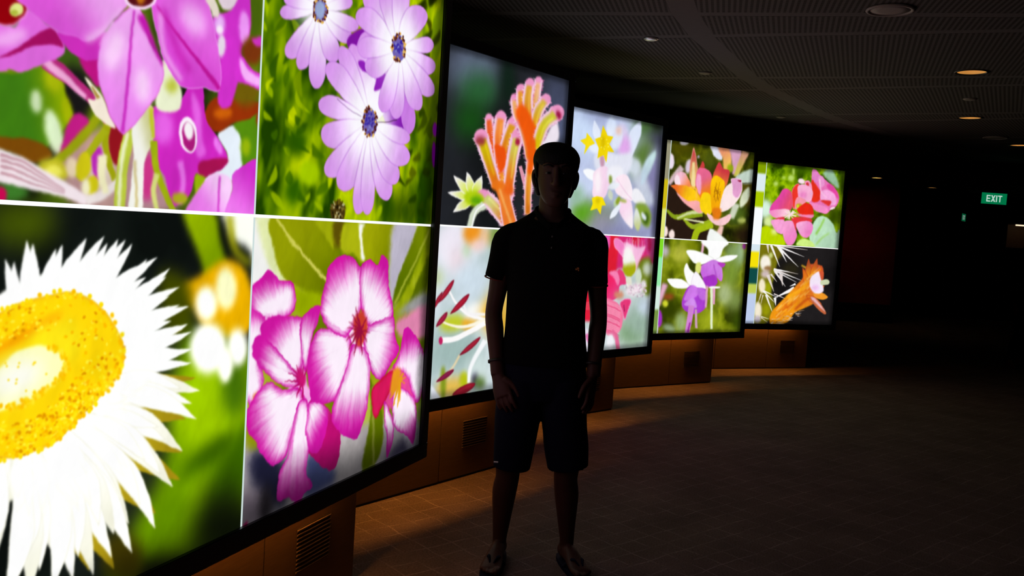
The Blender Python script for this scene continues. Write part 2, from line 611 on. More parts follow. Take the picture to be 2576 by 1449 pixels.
t.line([(690, 850), (570, 1010), (490, 1150)], 50, 50, (165, 172, 20), 5)
t.blob(345, 1110, 105, 75, (196, 190, 40), 14, 10)
t.blob(345, 1120, 60, 40, (235, 230, 90), 12)
t.blob(470, 1090, 40, 70, (225, 205, 170), 10)
t.blob(545, 1085, 45, 100, (205, 196, 20), 8, 8)
t.blob(600, 1210, 40, 70, (205, 196, 20), 8, 8)
t.blob(560, 1225, 30, 60, (235, 230, 190), 10)
t.line([(-600, 930), (0, 1080), (300, 1190), (570, 1310)], 300, 50, (240, 226, 232), 6)
for k, (a, b) in enumerate([(-40, 30), (0, 60), (45, 90), (-75, 0)]):
    t.line([(0, 1080 + a), (180, 1140 + a * 0.9), (420, 1240 + b * 0.3)], 22, 5, (176, 120, 134), 5, 0.75)
t.line([(560, 1310), (680, 1260), (780, 1170)], 60, 50, (232, 222, 220), 6)
t.line([(670, 1010), (660, 1150), (690, 1260)], 60, 40, (240, 235, 190), 8)
t.poly([(1420, 880), (1520, 815), (1570, 900), (1585, 1050), (1500, 1180), (1380, 1200), (1330, 1170), (1480, 1030)], (228, 238, 248), 5)
t.poly([(1525, 800), (1720, 740), (1720, 1080), (1580, 1070), (1570, 900)], (84, 138, 14), 8)
t.blob(1600, 960, 30, 60, (150, 180, 10), 12)
t.poly([(1330, 730), (1420, 630), (1700, 670), (1650, 760), (1520, 800), (1420, 862), (1330, 800)], (150, 48, 8), 6)
t.blob(1450, 735, 60, 40, (205, 95, 10), 14)
t.blob(1600, 600, 90, 90, (110, 90, 10), 20)
t.blob(1700, 780, 30, 60, (170, 30, 20), 10)
t.poly([(1390, 110), (1500, 60), (1550, -40), (1625, -40), (1632, 200), (1580, 300), (1550, 520), (1500, 690), (1420, 670), (1430, 400), (1385, 250)], (206, 48, 200), 5)
t.blob(1590, 180, 36, 110, (238, 150, 246), 10)
t.blob(1430, 160, 36, 70, (232, 180, 246), 12)
t.blob(1430, 195, 24, 30, (250, 235, 250), 8)
t.blob(1440, 300, 28, 72, (226, 212, 228), 8)
t.blob(1640, 330, 70, 90, (122, 52, 14), 14)
t.poly([(1560, 360), (1640, 450), (1720, 500), (1720, 590), (1600, 550), (1530, 510)], (212, 50, 206), 4)
t.poly([(1560, 380), (1620, 460), (1710, 520), (1700, 570), (1590, 520)], (246, 176, 248), 8)
t.poly([(1640, 250), (1710, 240), (1710, 300), (1660, 290)], (205, 50, 190), 6)
t.poly([(990, 700), (1150, 690), (1240, 540), (1320, 560), (1335, 760), (1420, 900), (1480, 1020), (1440, 1100), (1320, 1150), (1275, 1130), (1235, 1260), (1120, 1345), (1080, 1170), (1020, 1060), (990, 900)], (204, 38, 190), 4)
t.blob(1060, 830, 70, 110, (226, 96, 226), 22)
t.poly([(1250, 600), (1300, 700), (1320, 900), (1340, 1000), (1280, 1020), (1260, 800)], (228, 96, 226), 12)
t.poly([(1300, 1060), (1480, 1030), (1440, 1100), (1320, 1155)], (165, 18, 80), 6)
t.blob(1420, 950, 22, 60, (232, 120, 236), 8, -20)
t.line([(1170, 1050), (1190, 1180), (1170, 1330)], 40, 30, (225, 110, 225), 8)
t.blob(1225, 880, 58, 122, (250, 238, 250), 3, -6)
t.blob(1228, 890, 42, 100, (168, 24, 120), 3, -6)
t.blob(1228, 850, 30, 62, (246, 240, 244), 6, -6)
t.blob(1170, 1290, 50, 40, (170, 170, 30), 8)
t.poly([(1270, 1140), (1330, 1150), (1330, 1230), (1280, 1290)], (150, 180, 10), 5)
t.poly([(1200, 1420), (1330, 1180), (1430, 1128), (1510, 1180), (1500, 1300), (1480, 1420)], (228, 120, 228), 4, to=((1300, 1330), (1430, 1150), (248, 205, 250)))
t.poly([(1470, 1420), (1510, 1240), (1510, 1140), (1560, 1090), (1660, 1035), (1690, 1090), (1670, 1420)], (206, 44, 200), 3, to=((1640, 1060), (1500, 1400), (232, 120, 232)))
t.line([(1430, 1150), (1420, 1390)], 12, 12, (205, 50, 195), 5)
t.poly([(1060, 390), (1170, 550), (1175, 700), (1060, 730), (1010, 650)], (234, 240, 206), 6)
t.blob(1120, 560, 40, 50, (196, 205, 70), 16)
t.line([(850, 820), (800, 1080), (770, 1400)], 76, 70, (186, 202, 60), 4)
t.line([(830, 860), (790, 1080), (770, 1400)], 24, 20, (236, 240, 200), 6)
t.poly([(860, 800), (985, 680), (1000, 900), (940, 1060), (920, 1400), (830, 1400), (870, 1050)], (242, 242, 234), 3, to=((880, 900), (1000, 850), (206, 206, 140)))
t.line([(985, 700), (995, 900)], 26, 20, (196, 200, 40), 5)
t.line([(880, 1050), (890, 1390)], 16, 20, (205, 190, 130), 6)
t.line([(1000, 920), (1010, 1060), (1030, 1140), (1130, 1380)], 46, 36, (156, 172, 16), 4)
t.line([(1020, 1130), (1000, 1250), (1030, 1400)], 40, 30, (206, 212, 120), 5)
t.line([(300, 390), (450, 510), (600, 650), (700, 800)], 110, 40, (180, 40, 120), 4)
t.line([(290, 390), (430, 510), (560, 640)], 60, 30, (240, 170, 216), 6)
t.poly([(555, 500), (650, 600), (700, 720), (748, 835), (640, 770), (570, 650), (620, 640)], (244, 232, 214), 4)
t.line([(600, 560), (640, 640)], 10, 26, (170, 140, 60), 4)
# left flower
t.poly([(-700, 0), (0, 160), (110, 160), (180, 60), (300, 150), (395, 210), (425, 330), (380, 375), (300, 405), (150, 465), (60, 445), (0, 470), (-400, 480), (-800, 420)], (222, 104, 220), 3)
t.blob(60, 240, 120, 50, (240, 170, 240), 24, -15)
t.poly([(0, 372), (180, 262), (320, 178), (385, 230), (412, 305), (340, 285), (200, 305), (40, 365)], (164, 14, 96), 5)
t.poly([(-500, -300), (140, -200), (185, 55), (110, 152), (0, 162), (-300, 60)], (142, 2, 12), 3, rim=((240, 150, 225), 14))
t.blob(110, 62, 46, 46, (214, 222, 130), 5)
t.blob(95, 85, 26, 20, (170, 180, 60), 4)
# main flower
t.poly([(380, 200), (450, 330), (520, 382), (585, 396), (650, 370), (700, 210), (560, 230)], (204, 46, 186), 3)
t.poly([(130, -60), (185, 60), (300, 152), (420, 222), (500, 243), (560, 272), (650, 232), (720, 150), (810, 60), (860, -60)], (238, 160, 240), 3, to=((680, 0), (450, 240), (216, 84, 212)), rim=((222, 110, 222), 8))
t.line([(560, 262), (680, 190), (800, 60)], 60, 20, (246, 206, 246), 16, 0.7)
t.poly([(985, 60), (1030, 250), (1050, 350), (1085, 425), (1150, 532), (1220, 577), (1330, 572), (1424, 594), (1440, 450), (1405, 250), (1372, 60), (1330, -80), (1000, -80)], (224, 104, 222), 3, to=((1300, 60), (1150, 480), (212, 66, 206)), rim=((236, 150, 238), 6))
t.blob(1260, 130, 70, 110, (242, 176, 244), 34, -30)
t.line([(1020, 40), (1120, 180), (1230, 320), (1430, 580)], 10, 26, (188, 20, 150), 7)
t.line([(1060, 60), (1160, 330), (1240, 470)], 40, 40, (196, 36, 176), 18, 0.8)
t.line([(1040, 90), (1070, 330), (1180, 520)], 30, 30, (242, 178, 244), 14, 0.8)
t.poly([(860, 40), (760, 120), (690, 210), (650, 290), (634, 400), (640, 500), (670, 620), (720, 770), (790, 866), (822, 860), (900, 780), (980, 680), (1040, 590), (1068, 480), (1040, 380), (970, 250), (930, 90)], (240, 166, 242), 2.5, to=((850, 100), (800, 850), (232, 130, 236)), rim=((222, 104, 220), 10))
t.blob(740, 330, 60, 130, (248, 204, 248), 30, 15)
t.blob(930, 560, 50, 120, (248, 206, 248), 30, -5)
t.line([(875, 70), (850, 300), (825, 600), (795, 860)], 14, 20, (196, 36, 184), 6)
t.line([(915, 100), (960, 200), (1010, 320), (1060, 430)], 50, 14, (190, 24, 170), 9)
t.line([(640, 300), (690, 215), (740, 140)], 8, 24, (240, 180, 240), 8)
t.blob(915, -10, 105, 78, (246, 214, 244), 4)
t.blob(915, -16, 86, 62, (88, 14, 22), 3)
t.blob(915, -16, 30, 50, (190, 110, 20), 8)
t.line([(1360, -20), (1400, 60), (1400, 110)], 60, 40, (232, 220, 205), 5)
t.poly([(1420, -40), (1550, -40), (1530, 30), (1490, 62), (1440, 40)], (226, 208, 220), 5)
t.falloff(top=0.1, depth=0.75)
t.finish(1.5, 320, 0.9, 0.05)
PRINTS[(0, 0, 0)] = t

# ---- light box 1, top right: lilac daisies over lime foliage
t = Print(0, 1, 0, 1000, 795, (620, 0), 2.456, (110, 140, 5))
t.mottle([(28, 62, 0), (82, 120, 0), (140, 170, 0), (186, 208, 0), (128, 160, 4)], 0.16, 11, aspect=1.8, ang=8)
rng = random.Random(4)
for k in range(170):
    x, y = rng.uniform(90, 1180), rng.uniform(-200, 1340)
    L, a = rng.uniform(60, 190), rng.uniform(-0.7, 0.9)
    lit = max(0.15, 1.0 - max(0, x - 650) / 620.0)
    c = rng.choice([(196, 214, 0), (160, 190, 0), (60, 100, 0), (40, 78, 2), (120, 150, 0)])
    t.petal((x, y), (x + L * math.sin(a), y - L * math.cos(a)), rng.uniform(20, 55), [v * lit for v in c], [v * lit for v in c], rng.uniform(-0.2, 0.2), 0.5, 0.1, 5, alpha=0.8)
t.blob(310, 880, 70, 90, (40, 84, 0), 26)
t.blob(290, 1180, 60, 90, (44, 92, 0), 26)
t.blob(390, 1070, 60, 80, (160, 196, 0), 14)
t.blob(1130, 700, 60, 420, (46, 66, 0), 60, alpha=0.8)
t.blob(1000, 1300, 160, 120, (24, 52, 0), 50, alpha=0.85)
t.blob(860, 1290, 50, 100, (30, 66, 0), 24, alpha=0.7)
t.blob(820, 1310, 14, 44, (150, 180, 0), 6, 15)
t.blob(1165, 800, 14, 46, (140, 10, 170), 4)
t.blob(1158, 955, 12, 80, (126, 0, 150), 4)
WH, LI = (250, 246, 255), (212, 148, 232)


def daisy(t, c, petals, rx, ry, ang=0):
    cx, cy = c
    for tx, ty, w in petals:
        w *= 0.9
        d = math.hypot(tx - cx, ty - cy)
        t.petal((cx, cy), (tx, ty), w + 5, (150, 100, 180), (120, 60, 160), 0, 0.72, 0.9, 3, alpha=0.35, grow=1.0)
        t.petal((cx, cy), (tx, ty), w, WH, LI, 0, 0.76, 0.95, 1.2, rim=((204, 138, 230), 4), grow=1.0)
        for q in (-0.22, 0.05, 0.25):
            ux, uy = (tx - cx) / d, (ty - cy) / d
            t.line([(cx + ux * d * 0.35 - uy * w * q * 0.5, cy + uy * d * 0.35 + ux * w * q * 0.5), (tx - ux * d * 0.1 - uy * w * q, ty - uy * d * 0.1 + ux * w * q)], 4, 3, (190, 130, 220), 4, 0.14)
    t.blob(cx, cy, rx * 2.9, ry * 2.0, (252, 251, 255), 46, ang, 0.85)


def eye(t, c, rx, ry, seed):
    r = random.Random(seed)
    cx, cy = c
    t.blob(cx, cy, rx, ry, (112, 96, 176), 2, -4)
    for k in range(60):
        a = r.uniform(0, 6.283)
        q = r.uniform(0.75, 1.08)
        t.blob(cx + rx * q * math.cos(a), cy + ry * q * math.sin(a), 5, 8, r.choice([(70, 16, 30), (80, 30, 20), (226, 160, 60), (240, 196, 90), (120, 60, 40)]), 1)
    for k in range(40):
        a = r.uniform(0, 6.283)
        q = r.uniform(0, 0.66)
        t.blob(cx + rx * q * math.cos(a), cy + ry * q * math.sin(a), 6, 9, r.choice([(56, 40, 160), (90, 80, 190), (70, 50, 150), (130, 130, 200)]), 1.5)


daisy(t, (455, 55), [(300, -180, 120), (420, -240, 120), (560, -200, 120), (640, -90, 110), (207, 80, 105), (232, -20, 100), (255, 360, 128), (332, 432, 104), (432, 548, 118), (545, 385, 120), (640, 258, 108), (690, 178, 104), (655, 8, 90)], 46, 78)
eye(t, (455, 62), 44, 76, 1)
t.blob(455, 60, 30, 56, (150, 165, 205), 6)
t.poly([(620, 260), (700, 180), (760, 190), (800, 300), (760, 440), (700, 420)], (126, 20, 160), 3)
t.poly([(900, 560), (1000, 540), (1030, 640), (1030, 790), (960, 830), (860, 760), (800, 500)], (132, 28, 176), 3)
t.petal((960, 560), (1005, 830), 90, (200, 120, 226), (206, 130, 230), -0.05, 0.6, 0.8, 2)
t.petal((790, 720), (735, 190), 190, WH, (214, 150, 232), 0.03, 0.6, 0.7, 2, rim=((200, 120, 226), 5))
t.petal((780, 720), (650, 270), 150, WH, (214, 150, 232), 0.02, 0.6, 0.7, 2, rim=((200, 120, 226), 5))
t.petal((800, 740), (830, 480), 150, WH, (240, 220, 248), 0.02, 0.6, 0.7, 2)
daisy(t, (765, 752), [(585, 285, 110), (505, 385, 140), (448, 625, 150), (465, 862, 185), (498, 1090, 150), (590, 1180, 150), (690, 1325, 104), (745, 1328, 96), (868, 1240, 120), (918, 1138, 130), (990, 1015, 150), (1008, 868, 110)], 46, 96)
eye(t, (762, 755), 44, 92, 2)
t.line([(805, 756), (870, 752), (930, 740)], 3, 5, (60, 30, 60), 2)
t.line([(710, 720), (640, 680), (560, 610)], 3, 4, (130, 90, 150), 2)
t.poly([(690, 380), (730, 380), (760, 460), (850, 440), (860, 520), (790, 560), (800, 470), (720, 440)], (140, 30, 180), 3)
daisy(t, (940, 300), [(740, -60, 130), (690, 60, 150), (862, -90, 130), (960, -120, 120), (1080, 40, 165), (1157, 270, 112), (1160, 440, 126), (1145, 592, 124), (1062, 684, 110), (925, 735, 104), (845, 695, 108), (748, 455, 150), (686, 290, 150)], 42, 84)
eye(t, (940, 296), 42, 84, 3)
t.blob(565, 1310, 46, 70, (70, 52, 14), 4)
for k in range(26):
    a = -math.pi * rng.random()
    t.line([(565 + 30 * math.cos(a), 1300 + 40 * math.sin(a)), (565 + 52 * math.cos(a), 1300 + 72 * math.sin(a))], 8, 3, rng.choice([(60, 44, 10), (190, 190, 140), (110, 90, 20)]), 1)
for k in range(30):
    t.blob(565 + rng.uniform(-36, 36), 1310 + rng.uniform(-40, 50), 5, 9, rng.choice([(30, 22, 4), (120, 100, 40), (180, 170, 120)]), 1)
t.falloff(right=0.10, top=0.1, depth=0.55)
t.finish(0.9, 340, 0.7, 0.05)
PRINTS[(0, 1, 0)] = t

# ---- light box 1, bottom left: white strawflower
t = Print(0, 0, 1, 1000, 795, (0, 500), 1.527, (22, 26, 22))
t.mottle([(10, 14, 12), (22, 28, 24), (34, 42, 22)], 0.4, 5)
t.blob(80, 90, 140, 90, (62, 78, 4), 50)
t.poly([(700, 30), (815, 30), (850, 180), (880, 300), (800, 330), (770, 230)], (142, 172, 0), 12, to=((720, 60), (860, 200), (110, 140, 0)))
t.poly([(860, 30), (1040, 30), (1040, 330), (985, 330), (960, 200), (900, 160), (865, 90)], (236, 238, 228), 12)
t.line([(880, 60), (900, 190), (960, 250)], 26, 20, (150, 150, 10), 12)
t.blob(1000, 420, 40, 120, (216, 120, 200), 20)
t.poly([(690, 340), (760, 300), (870, 235), (950, 290), (975, 470), (900, 540), (800, 520), (740, 420), (690, 400)], (216, 162, 0), 12)
t.poly([(620, 280), (720, 320), (740, 480), (690, 540), (640, 500), (620, 400)], (60, 66, 0), 24)
t.poly([(720, 520), (1000, 640), (990, 1000), (900, 1250), (580, 1440), (420, 1449), (600, 1100), (680, 800)], (96, 136, 0), 30)
t.blob(800, 800, 150, 200, (146, 186, 0), 40)
t.blob(900, 720, 50, 120, (60, 100, 6), 30)
t.blob(800, 990, 130, 40, (48, 84, 0), 26, -40)
t.blob(760, 1130, 90, 60, (110, 150, 0), 30, -50)
t.blob(640, 1240, 60, 120, (90, 130, 0), 30, 30)
t.blob(900, 1050, 70, 200, (52, 90, 0), 36, 20)
t.blob(850, 1250, 110, 150, (14, 20, 6), 50, 20)
t.blob(640, 1440, 160, 70, (12, 14, 6), 30)
t.blob(470, 1380, 80, 100, (56, 48, 4), 24)
t.blob(868, 345, 42, 82, (255, 240, 186), 12)
t.blob(792, 402, 42, 66, (252, 250, 238), 12)
t.blob(800, 575, 72, 98, (254, 254, 250), 14)
t.blob(912, 572, 38, 72, (252, 252, 246), 12)
t.blob(865, 640, 30, 66, (250, 250, 240), 10)
disc = [(-20, 446), (60, 405), (180, 370), (270, 358), (350, 385), (410, 440), (450, 500), (478, 570), (470, 650), (420, 720), (370, 780), (300, 850), (220, 930), (120, 975), (0, 1002), (-150, 975), (-270, 860), (-310, 720), (-260, 580), (-140, 490)]
dc = np.array((95, 690.0))


def rimpt(dx, dy):
    """point on the disc edge along a direction"""
    q = spline(disc) - dc
    a = np.arctan2(q[:, 1], q[:, 0])
    b = math.atan2(dy, dx)
    i = np.argmin(np.abs(np.angle(np.exp(1j * (a - b)))))
    return q[i] * 0.93 + dc


rng = random.Random(9)
OL, CR, WHT = (176, 156, 24), (232, 230, 206), (253, 253, 253)
for tx, ty, w in [(752, 688, 60), (700, 975, 90), (692, 1080, 100), (598, 1210, 110), (440, 1424, 110), (345, 1430, 90), (700, 500, 40), (715, 845, 90)]:
    t.petal(dc + (np.array((tx, ty)) - dc) * 0.45, (tx, ty), w, OL, (150, 128, 16), 0.03, 0.5, 0.1, 2)
t.poly([dc + (np.array(p) - dc) * s for p, s in zip(disc, [1.22, 1.25, 1.3, 1.3, 1.28, 1.25, 1.3, 1.3, 1.34, 1.4, 1.42, 1.45, 1.5, 1.55, 1.55, 1.5, 1.45, 1.4, 1.35, 1.3])], (250, 250, 246), 4, to=((300, 700), (60, 1300), (226, 226, 204)))
tips = [(-380, 500), (-330, 420), (-250, 330), (-180, 260), (-90, 250), (-30, 330), (20, 232), (55, 240), (103, 158), (125, 170), (150, 260), (215, 190), (238, 176), (262, 230), (308, 180), (332, 150), (355, 215), (402, 142), (415, 170), (455, 152), (482, 156), (508, 172), (524, 258), (566, 230), (606, 224), (560, 300), (604, 312), (655, 268), (640, 300), (690, 340), (652, 372), (692, 408), (728, 412), (722, 482), (660, 470), (736, 512), (740, 576), (700, 585), (736, 632)]
for k, (tx, ty) in enumerate(tips):
    b = rimpt(tx - dc[0], ty - dc[1])
    L = math.hypot(tx - b[0], ty - b[1])
    t.petal(b, (tx, ty), max(26, min(56, L * 0.23)), WHT, (250, 250, 246), rng.uniform(-0.05, 0.05), 0.42, 0.1, 1.4, rim=((232, 234, 232), 2.5))
low = [(768, 738), (700, 735), (738, 786), (640, 790), (756, 846), (600, 850), (702, 972), (640, 930), (612, 880), (664, 1108), (620, 1060), (560, 1010), (520, 1105), (597, 1270), (540, 1180), (496, 1252), (470, 1160), (508, 1362), (440, 1290), (430, 1382), (380, 1260), (360, 1449), (300, 1380), (280, 1470), (230, 1400), (200, 1510), (150, 1430), (110, 1530), (60, 1440), (20, 1540), (-40, 1450), (-90, 1540), (-150, 1450), (-230, 1500), (-300, 1380), (-400, 1400), (-430, 1240), (-520, 1200), (-500, 1050), (-600, 960), (-540, 840), (-620, 740), (-520, 660)]
for k, (tx, ty) in enumerate(low):
    b = rimpt(tx - dc[0], ty - dc[1])
    L = math.hypot(tx - b[0], ty - b[1])
    t.petal(b, (tx, ty), max(46, min(96, L * 0.22)), WHT, (246, 246, 238) if k % 3 else (226, 225, 206), rng.uniform(-0.12, 0.04), 0.55, 0.05, 1.6, rim=((222, 221, 206), 4))
for k in range(46):
    a = rng.uniform(0.0, math.pi)
    b = rimpt(math.cos(a), math.sin(a))
    L = rng.uniform(150, 330) if a > 0.7 else rng.uniform(90, 170)
    t.petal(b, b + np.array((math.cos(a), math.sin(a))) * L, rng.uniform(40, 74), WHT, (244, 243, 232), rng.uniform(-0.08, 0.06), 0.6, 0.1, 1.8, rim=((234, 234, 224), 4), alpha=0.85)
t.poly(disc, (250, 200, 8), 2, rim=((214, 170, 20), 10))
t.poly([(-120, 620), (0, 560), (90, 500), (180, 455), (240, 440), (200, 490), (100, 540), (0, 590), (-120, 660)], (228, 148, 0), 14)
t.blob(210, 560, 110, 90, (255, 214, 20), 26, -30)
for k in range(1500):
    a, q = rng.uniform(0, 6.283), math.sqrt(rng.uniform(0.3, 1.0))
    e = (rimpt(math.cos(a), math.sin(a)) - dc) / 0.93
    p = dc + e * q
    if (a < 2.6 or a > 6.0) or rng.random() < 0.35:
        t.blob(p[0], p[1], rng.uniform(4, 8), rng.uniform(4, 9), rng.choice([(255, 214, 20), (236, 170, 0), (200, 130, 0), (255, 200, 0), (255, 226, 60)]), 1, rng.uniform(0, 90), 0.8)
for k in range(90):
    a = 2 * math.pi * k / 90
    e = (rimpt(math.cos(a), math.sin(a)) - dc) / 0.93
    p = dc + e * rng.uniform(0.97, 1.03)
    t.blob(p[0], p[1], 8, 10, rng.choice([(255, 206, 10), (240, 180, 0)]), 1)
t.poly([(-180, 760), (-100, 690), (0, 650), (60, 590), (150, 563), (225, 588), (258, 640), (230, 692), (180, 732), (120, 775), (50, 800), (-40, 826), (-140, 820)], (252, 244, 176), 4)
t.blob(60, 690, 110, 60, (250, 250, 226), 30, -28)
inner = spline([(-180, 760), (-100, 690), (0, 650), (60, 590), (150, 563), (225, 588), (258, 640), (230, 692), (180, 732), (120, 775), (50, 800), (-40, 826), (-140, 820)])
for k in range(220):
    p = inner[rng.randrange(len(inner))]
    if p[0] > 200 or p[1] > 730:
        t.blob(p[0] + rng.uniform(-14, 10), p[1] + rng.uniform(-16, 10), rng.uniform(4, 7), rng.uniform(6, 11), rng.choice([(250, 190, 0), (240, 176, 0), (255, 214, 40)]), 1.2)
for k in range(12):
    t.blob(rng.uniform(10, 180), rng.uniform(620, 740), 4, 5, (250, 205, 40), 1)
t.img = np.clip(t.img * 1.08, 0, 1)
t.falloff(bottom=0.12, depth=0.65)
t.finish(1.0, 360, 0.8, 0.05)
PRINTS[(0, 0, 1)] = t

# ---- light box 1, bottom right: magenta and white desert rose
t = Print(0, 1, 1, 1000, 795, (580, 540), 1.811, (120, 130, 20))
t.mottle([(100, 120, 0), (150, 165, 10), (180, 190, 60)], 0.25, 21)
t.poly([(90, 20), (190, 20), (240, 280), (140, 330), (100, 380), (60, 300)], (240, 240, 238), 14)
t.poly([(120, 20), (190, 20), (260, 260), (220, 300), (160, 190)], (222, 230, 170), 10)
t.poly([(180, 10), (380, 10), (440, 100), (495, 190), (440, 430), (330, 340), (240, 285), (205, 190)], (146, 154, 4), 4, to=((250, 60), (420, 380), (110, 124, 0)))
t.line([(205, 15), (300, 150), (440, 300)], 10, 16, (206, 204, 90), 3)
t.poly([(280, 330), (440, 380), (420, 450), (300, 440)], (150, 170, 0), 8)
t.poly([(380, 20), (470, 30), (470, 150), (440, 110)], (156, 166, 10), 5)
t.poly([(465, 40), (520, 30), (510, 150), (475, 140)], (90, 76, 6), 8)
t.poly([(520, 40), (610, 50), (610, 220), (560, 180), (500, 160)], (170, 178, 16), 6)
t.line([(600, 40), (605, 210)], 30, 16, (246, 246, 244), 5)
t.poly([(615, 40), (745, 50), (720, 220), (650, 215), (610, 180)], (158, 164, 6), 5, to=((640, 60), (730, 190), (126, 136, 0)))
t.poly([(745, 40), (850, 40), (800, 260), (740, 420), (720, 300)], (186, 180, 198), 10)
t.poly([(915, 50), (860, 200), (800, 340), (738, 418), (758, 300), (820, 140), (860, 50)], (112, 130, 2), 4, to=((840, 80), (800, 340), (86, 108, 0)))
t.line([(905, 70), (830, 240), (745, 410)], 6, 10, (160, 170, 50), 4)
t.poly([(905, 190), (890, 340), (810, 450), (820, 380)], (82, 100, 0), 5)
t.poly([(890, 350), (905, 440), (780, 450), (740, 470), (800, 410)], (150, 150, 150), 10)
t.poly([(750, 500), (820, 445), (895, 420), (900, 540), (800, 570)], (222, 132, 172), 8)
t.poly([(60, 1000), (400, 1000), (900, 900), (920, 1100), (600, 1240), (60, 1449)], (176, 168, 172), 16)
t.blob(110, 1010, 60, 60, (150, 156, 10), 16)
t.poly([(90, 1090), (220, 1080), (260, 1300), (180, 1330), (100, 1240)], (30, 30, 54), 24)
t.poly([(360, 1090), (450, 1120), (470, 1220), (340, 1290), (340, 1180)], (70, 78, 130), 16)
t.blob(100, 1340, 60, 90, (150, 134, 150), 26)
t.blob(160, 1330, 30, 90, (40, 34, 40), 20)
t.blob(540, 1070, 70, 90, (210, 202, 202), 24)
t.poly([(760, 1040), (840, 1000), (870, 1050), (700, 1140)], (60, 54, 84), 16)
t.blob(830, 1000, 40, 60, (190, 182, 196), 12)
t.blob(870, 900, 22, 60, (150, 170, 60), 8)
t.poly([(632, 740), (692, 900), (682, 1090), (606, 1170), (606, 1100), (640, 900)], (96, 116, 0), 4)
t.line([(650, 780), (650, 1140)], 10, 8, (150, 156, 60), 4)
MG, MR, WP = (206, 22, 160), (214, 20, 110), (252, 238, 252)


def rose(t, pts, a, b, c1=MG, c2=WP, rim=26, bl=1.3):
    """petal coloured white at the throat a and magenta towards its edge b"""
    a, b = np.array(a, float), np.array(b, float)
    t.poly(pts, c2, bl, to=(tuple(a + (b - a) * 0.42), tuple(b + (b - a) * 0.02), c1), rim=(c1, rim * 0.85), streak=(0.07, tuple(a - (b - a) * 0.3)))


t.poly([(250, 640), (330, 640), (350, 760), (420, 880), (330, 900), (270, 820)], (240, 170, 226), 6)
t.poly([(520, 460), (660, 470), (660, 600), (560, 640), (500, 590)], (246, 214, 240), 6)
t.poly([(730, 700), (830, 730), (830, 860), (720, 880), (700, 820)], (226, 70, 150), 6)
rose(t, [(90, 350), (150, 280), (180, 250), (222, 302), (285, 310), (290, 430), (200, 490), (120, 480)], (230, 480), (200, 270))
rose(t, [(60, 420), (110, 430), (160, 480), (130, 640), (150, 760), (90, 880), (50, 700)], (110, 640), (130, 430), (214, 40, 170))
t.blob(128, 838, 30, 26, (226, 130, 20), 6)
rose(t, [(360, 860), (420, 860), (500, 990), (470, 1158), (380, 1112), (345, 1050)], (330, 820), (430, 980), (186, 14, 110))
rose(t, [(130, 520), (190, 468), (260, 460), (325, 470), (338, 560), (330, 650), (310, 730), (230, 700), (170, 600)], (300, 710), (200, 500), rim=20)
rose(t, [(322, 472), (410, 412), (400, 480), (372, 560), (345, 710), (322, 650)], (335, 700), (390, 440), rim=16)
rose(t, [(130, 545), (98, 630), (150, 715), (250, 785), (312, 760), (220, 620)], (300, 740), (120, 620), rim=20)
rose(t, [(170, 762), (80, 875), (76, 985), (120, 1030), (136, 1090), (190, 1138), (250, 1105), (280, 1010), (340, 870), (310, 790), (240, 800)], (300, 820), (90, 1030), rim=26)
rose(t, [(300, 880), (265, 1080), (222, 1180), (212, 1300), (262, 1290), (300, 1312), (340, 1265), (372, 1236), (345, 1160), (362, 1000), (350, 850)], (320, 800), (250, 1330), rim=20)
rose(t, [(350, 880), (410, 850), (445, 940), (400, 1080), (352, 1060)], (340, 830), (420, 980), rim=18)
for q in [(280, 700), (300, 690), (330, 690), (265, 720), (350, 700), (250, 760), (280, 790), (300, 830), (330, 850)]:
    t.line([(322, 760), q], 12, 3, (178, 12, 96), 2)
t.blob(322, 740, 18, 40, (196, 20, 110), 5, -10)
rose(t, [(545, 560), (430, 515), (376, 565), (350, 680), (358, 760), (372, 850), (440, 860), (490, 830), (540, 690)], (540, 620), (380, 800), rim=22)
rose(t, [(525, 560), (430, 500), (412, 420), (434, 300), (450, 230), (490, 190), (532, 182), (582, 232), (604, 262), (598, 400), (585, 450)], (560, 500), (490, 200), rim=22)
rose(t, [(598, 450), (590, 262), (630, 207), (668, 232), (690, 182), (716, 210), (722, 320), (738, 420), (730, 480), (650, 525)], (600, 480), (690, 220), rim=22)
rose(t, [(620, 520), (732, 465), (748, 540), (768, 612), (730, 680), (685, 748), (640, 714), (610, 610)], (610, 540), (760, 640), rim=20)
rose(t, [(556, 590), (622, 620), (637, 705), (622, 880), (582, 1004), (545, 1022), (488, 982), (462, 920), (470, 850), (528, 700)], (580, 600), (530, 1000), rim=24)
t.poly([(560, 480), (600, 440), (625, 510), (600, 590), (575, 590)], (196, 60, 40), 5)
for q in [(570, 420), (555, 455), (540, 490), (530, 520), (525, 575), (540, 610), (560, 640), (600, 640), (625, 580), (635, 540), (620, 470)]:
    t.line([(590, 520), q], 12, 3, (150, 14, 60), 2)
rose(t, [(800, 512), (882, 630), (872, 800), (842, 856), (800, 730), (740, 705), (772, 620)], (800, 800), (800, 560), rim=16)
t.poly([(735, 712), (648, 790), (655, 925), (700, 860), (735, 770)], (214, 24, 90), 2, rim=((196, 10, 50), 8))
rose(t, [(700, 850), (740, 940), (742, 1010), (712, 1108), (708, 1000)], (720, 860), (715, 1080), rim=10)
rose(t, [(752, 780), (840, 850), (836, 1040), (795, 1000), (750, 970), (735, 880)], (790, 800), (820, 1030), rim=12)
for q in [(725, 840), (740, 870), (760, 880), (790, 720), (800, 740), (795, 770), (770, 850)]:
    t.line([(770, 750), q], 12, 4, (226, 160, 20), 2)
t.poly([(745, 700), (775, 705), (770, 760), (740, 820), (725, 800)], (230, 150, 30), 5)
t.blob(68, 1420, 12, 20, (180, 10, 90), 4)
t.falloff(right=0.07, bottom=0.22, depth=0.42)
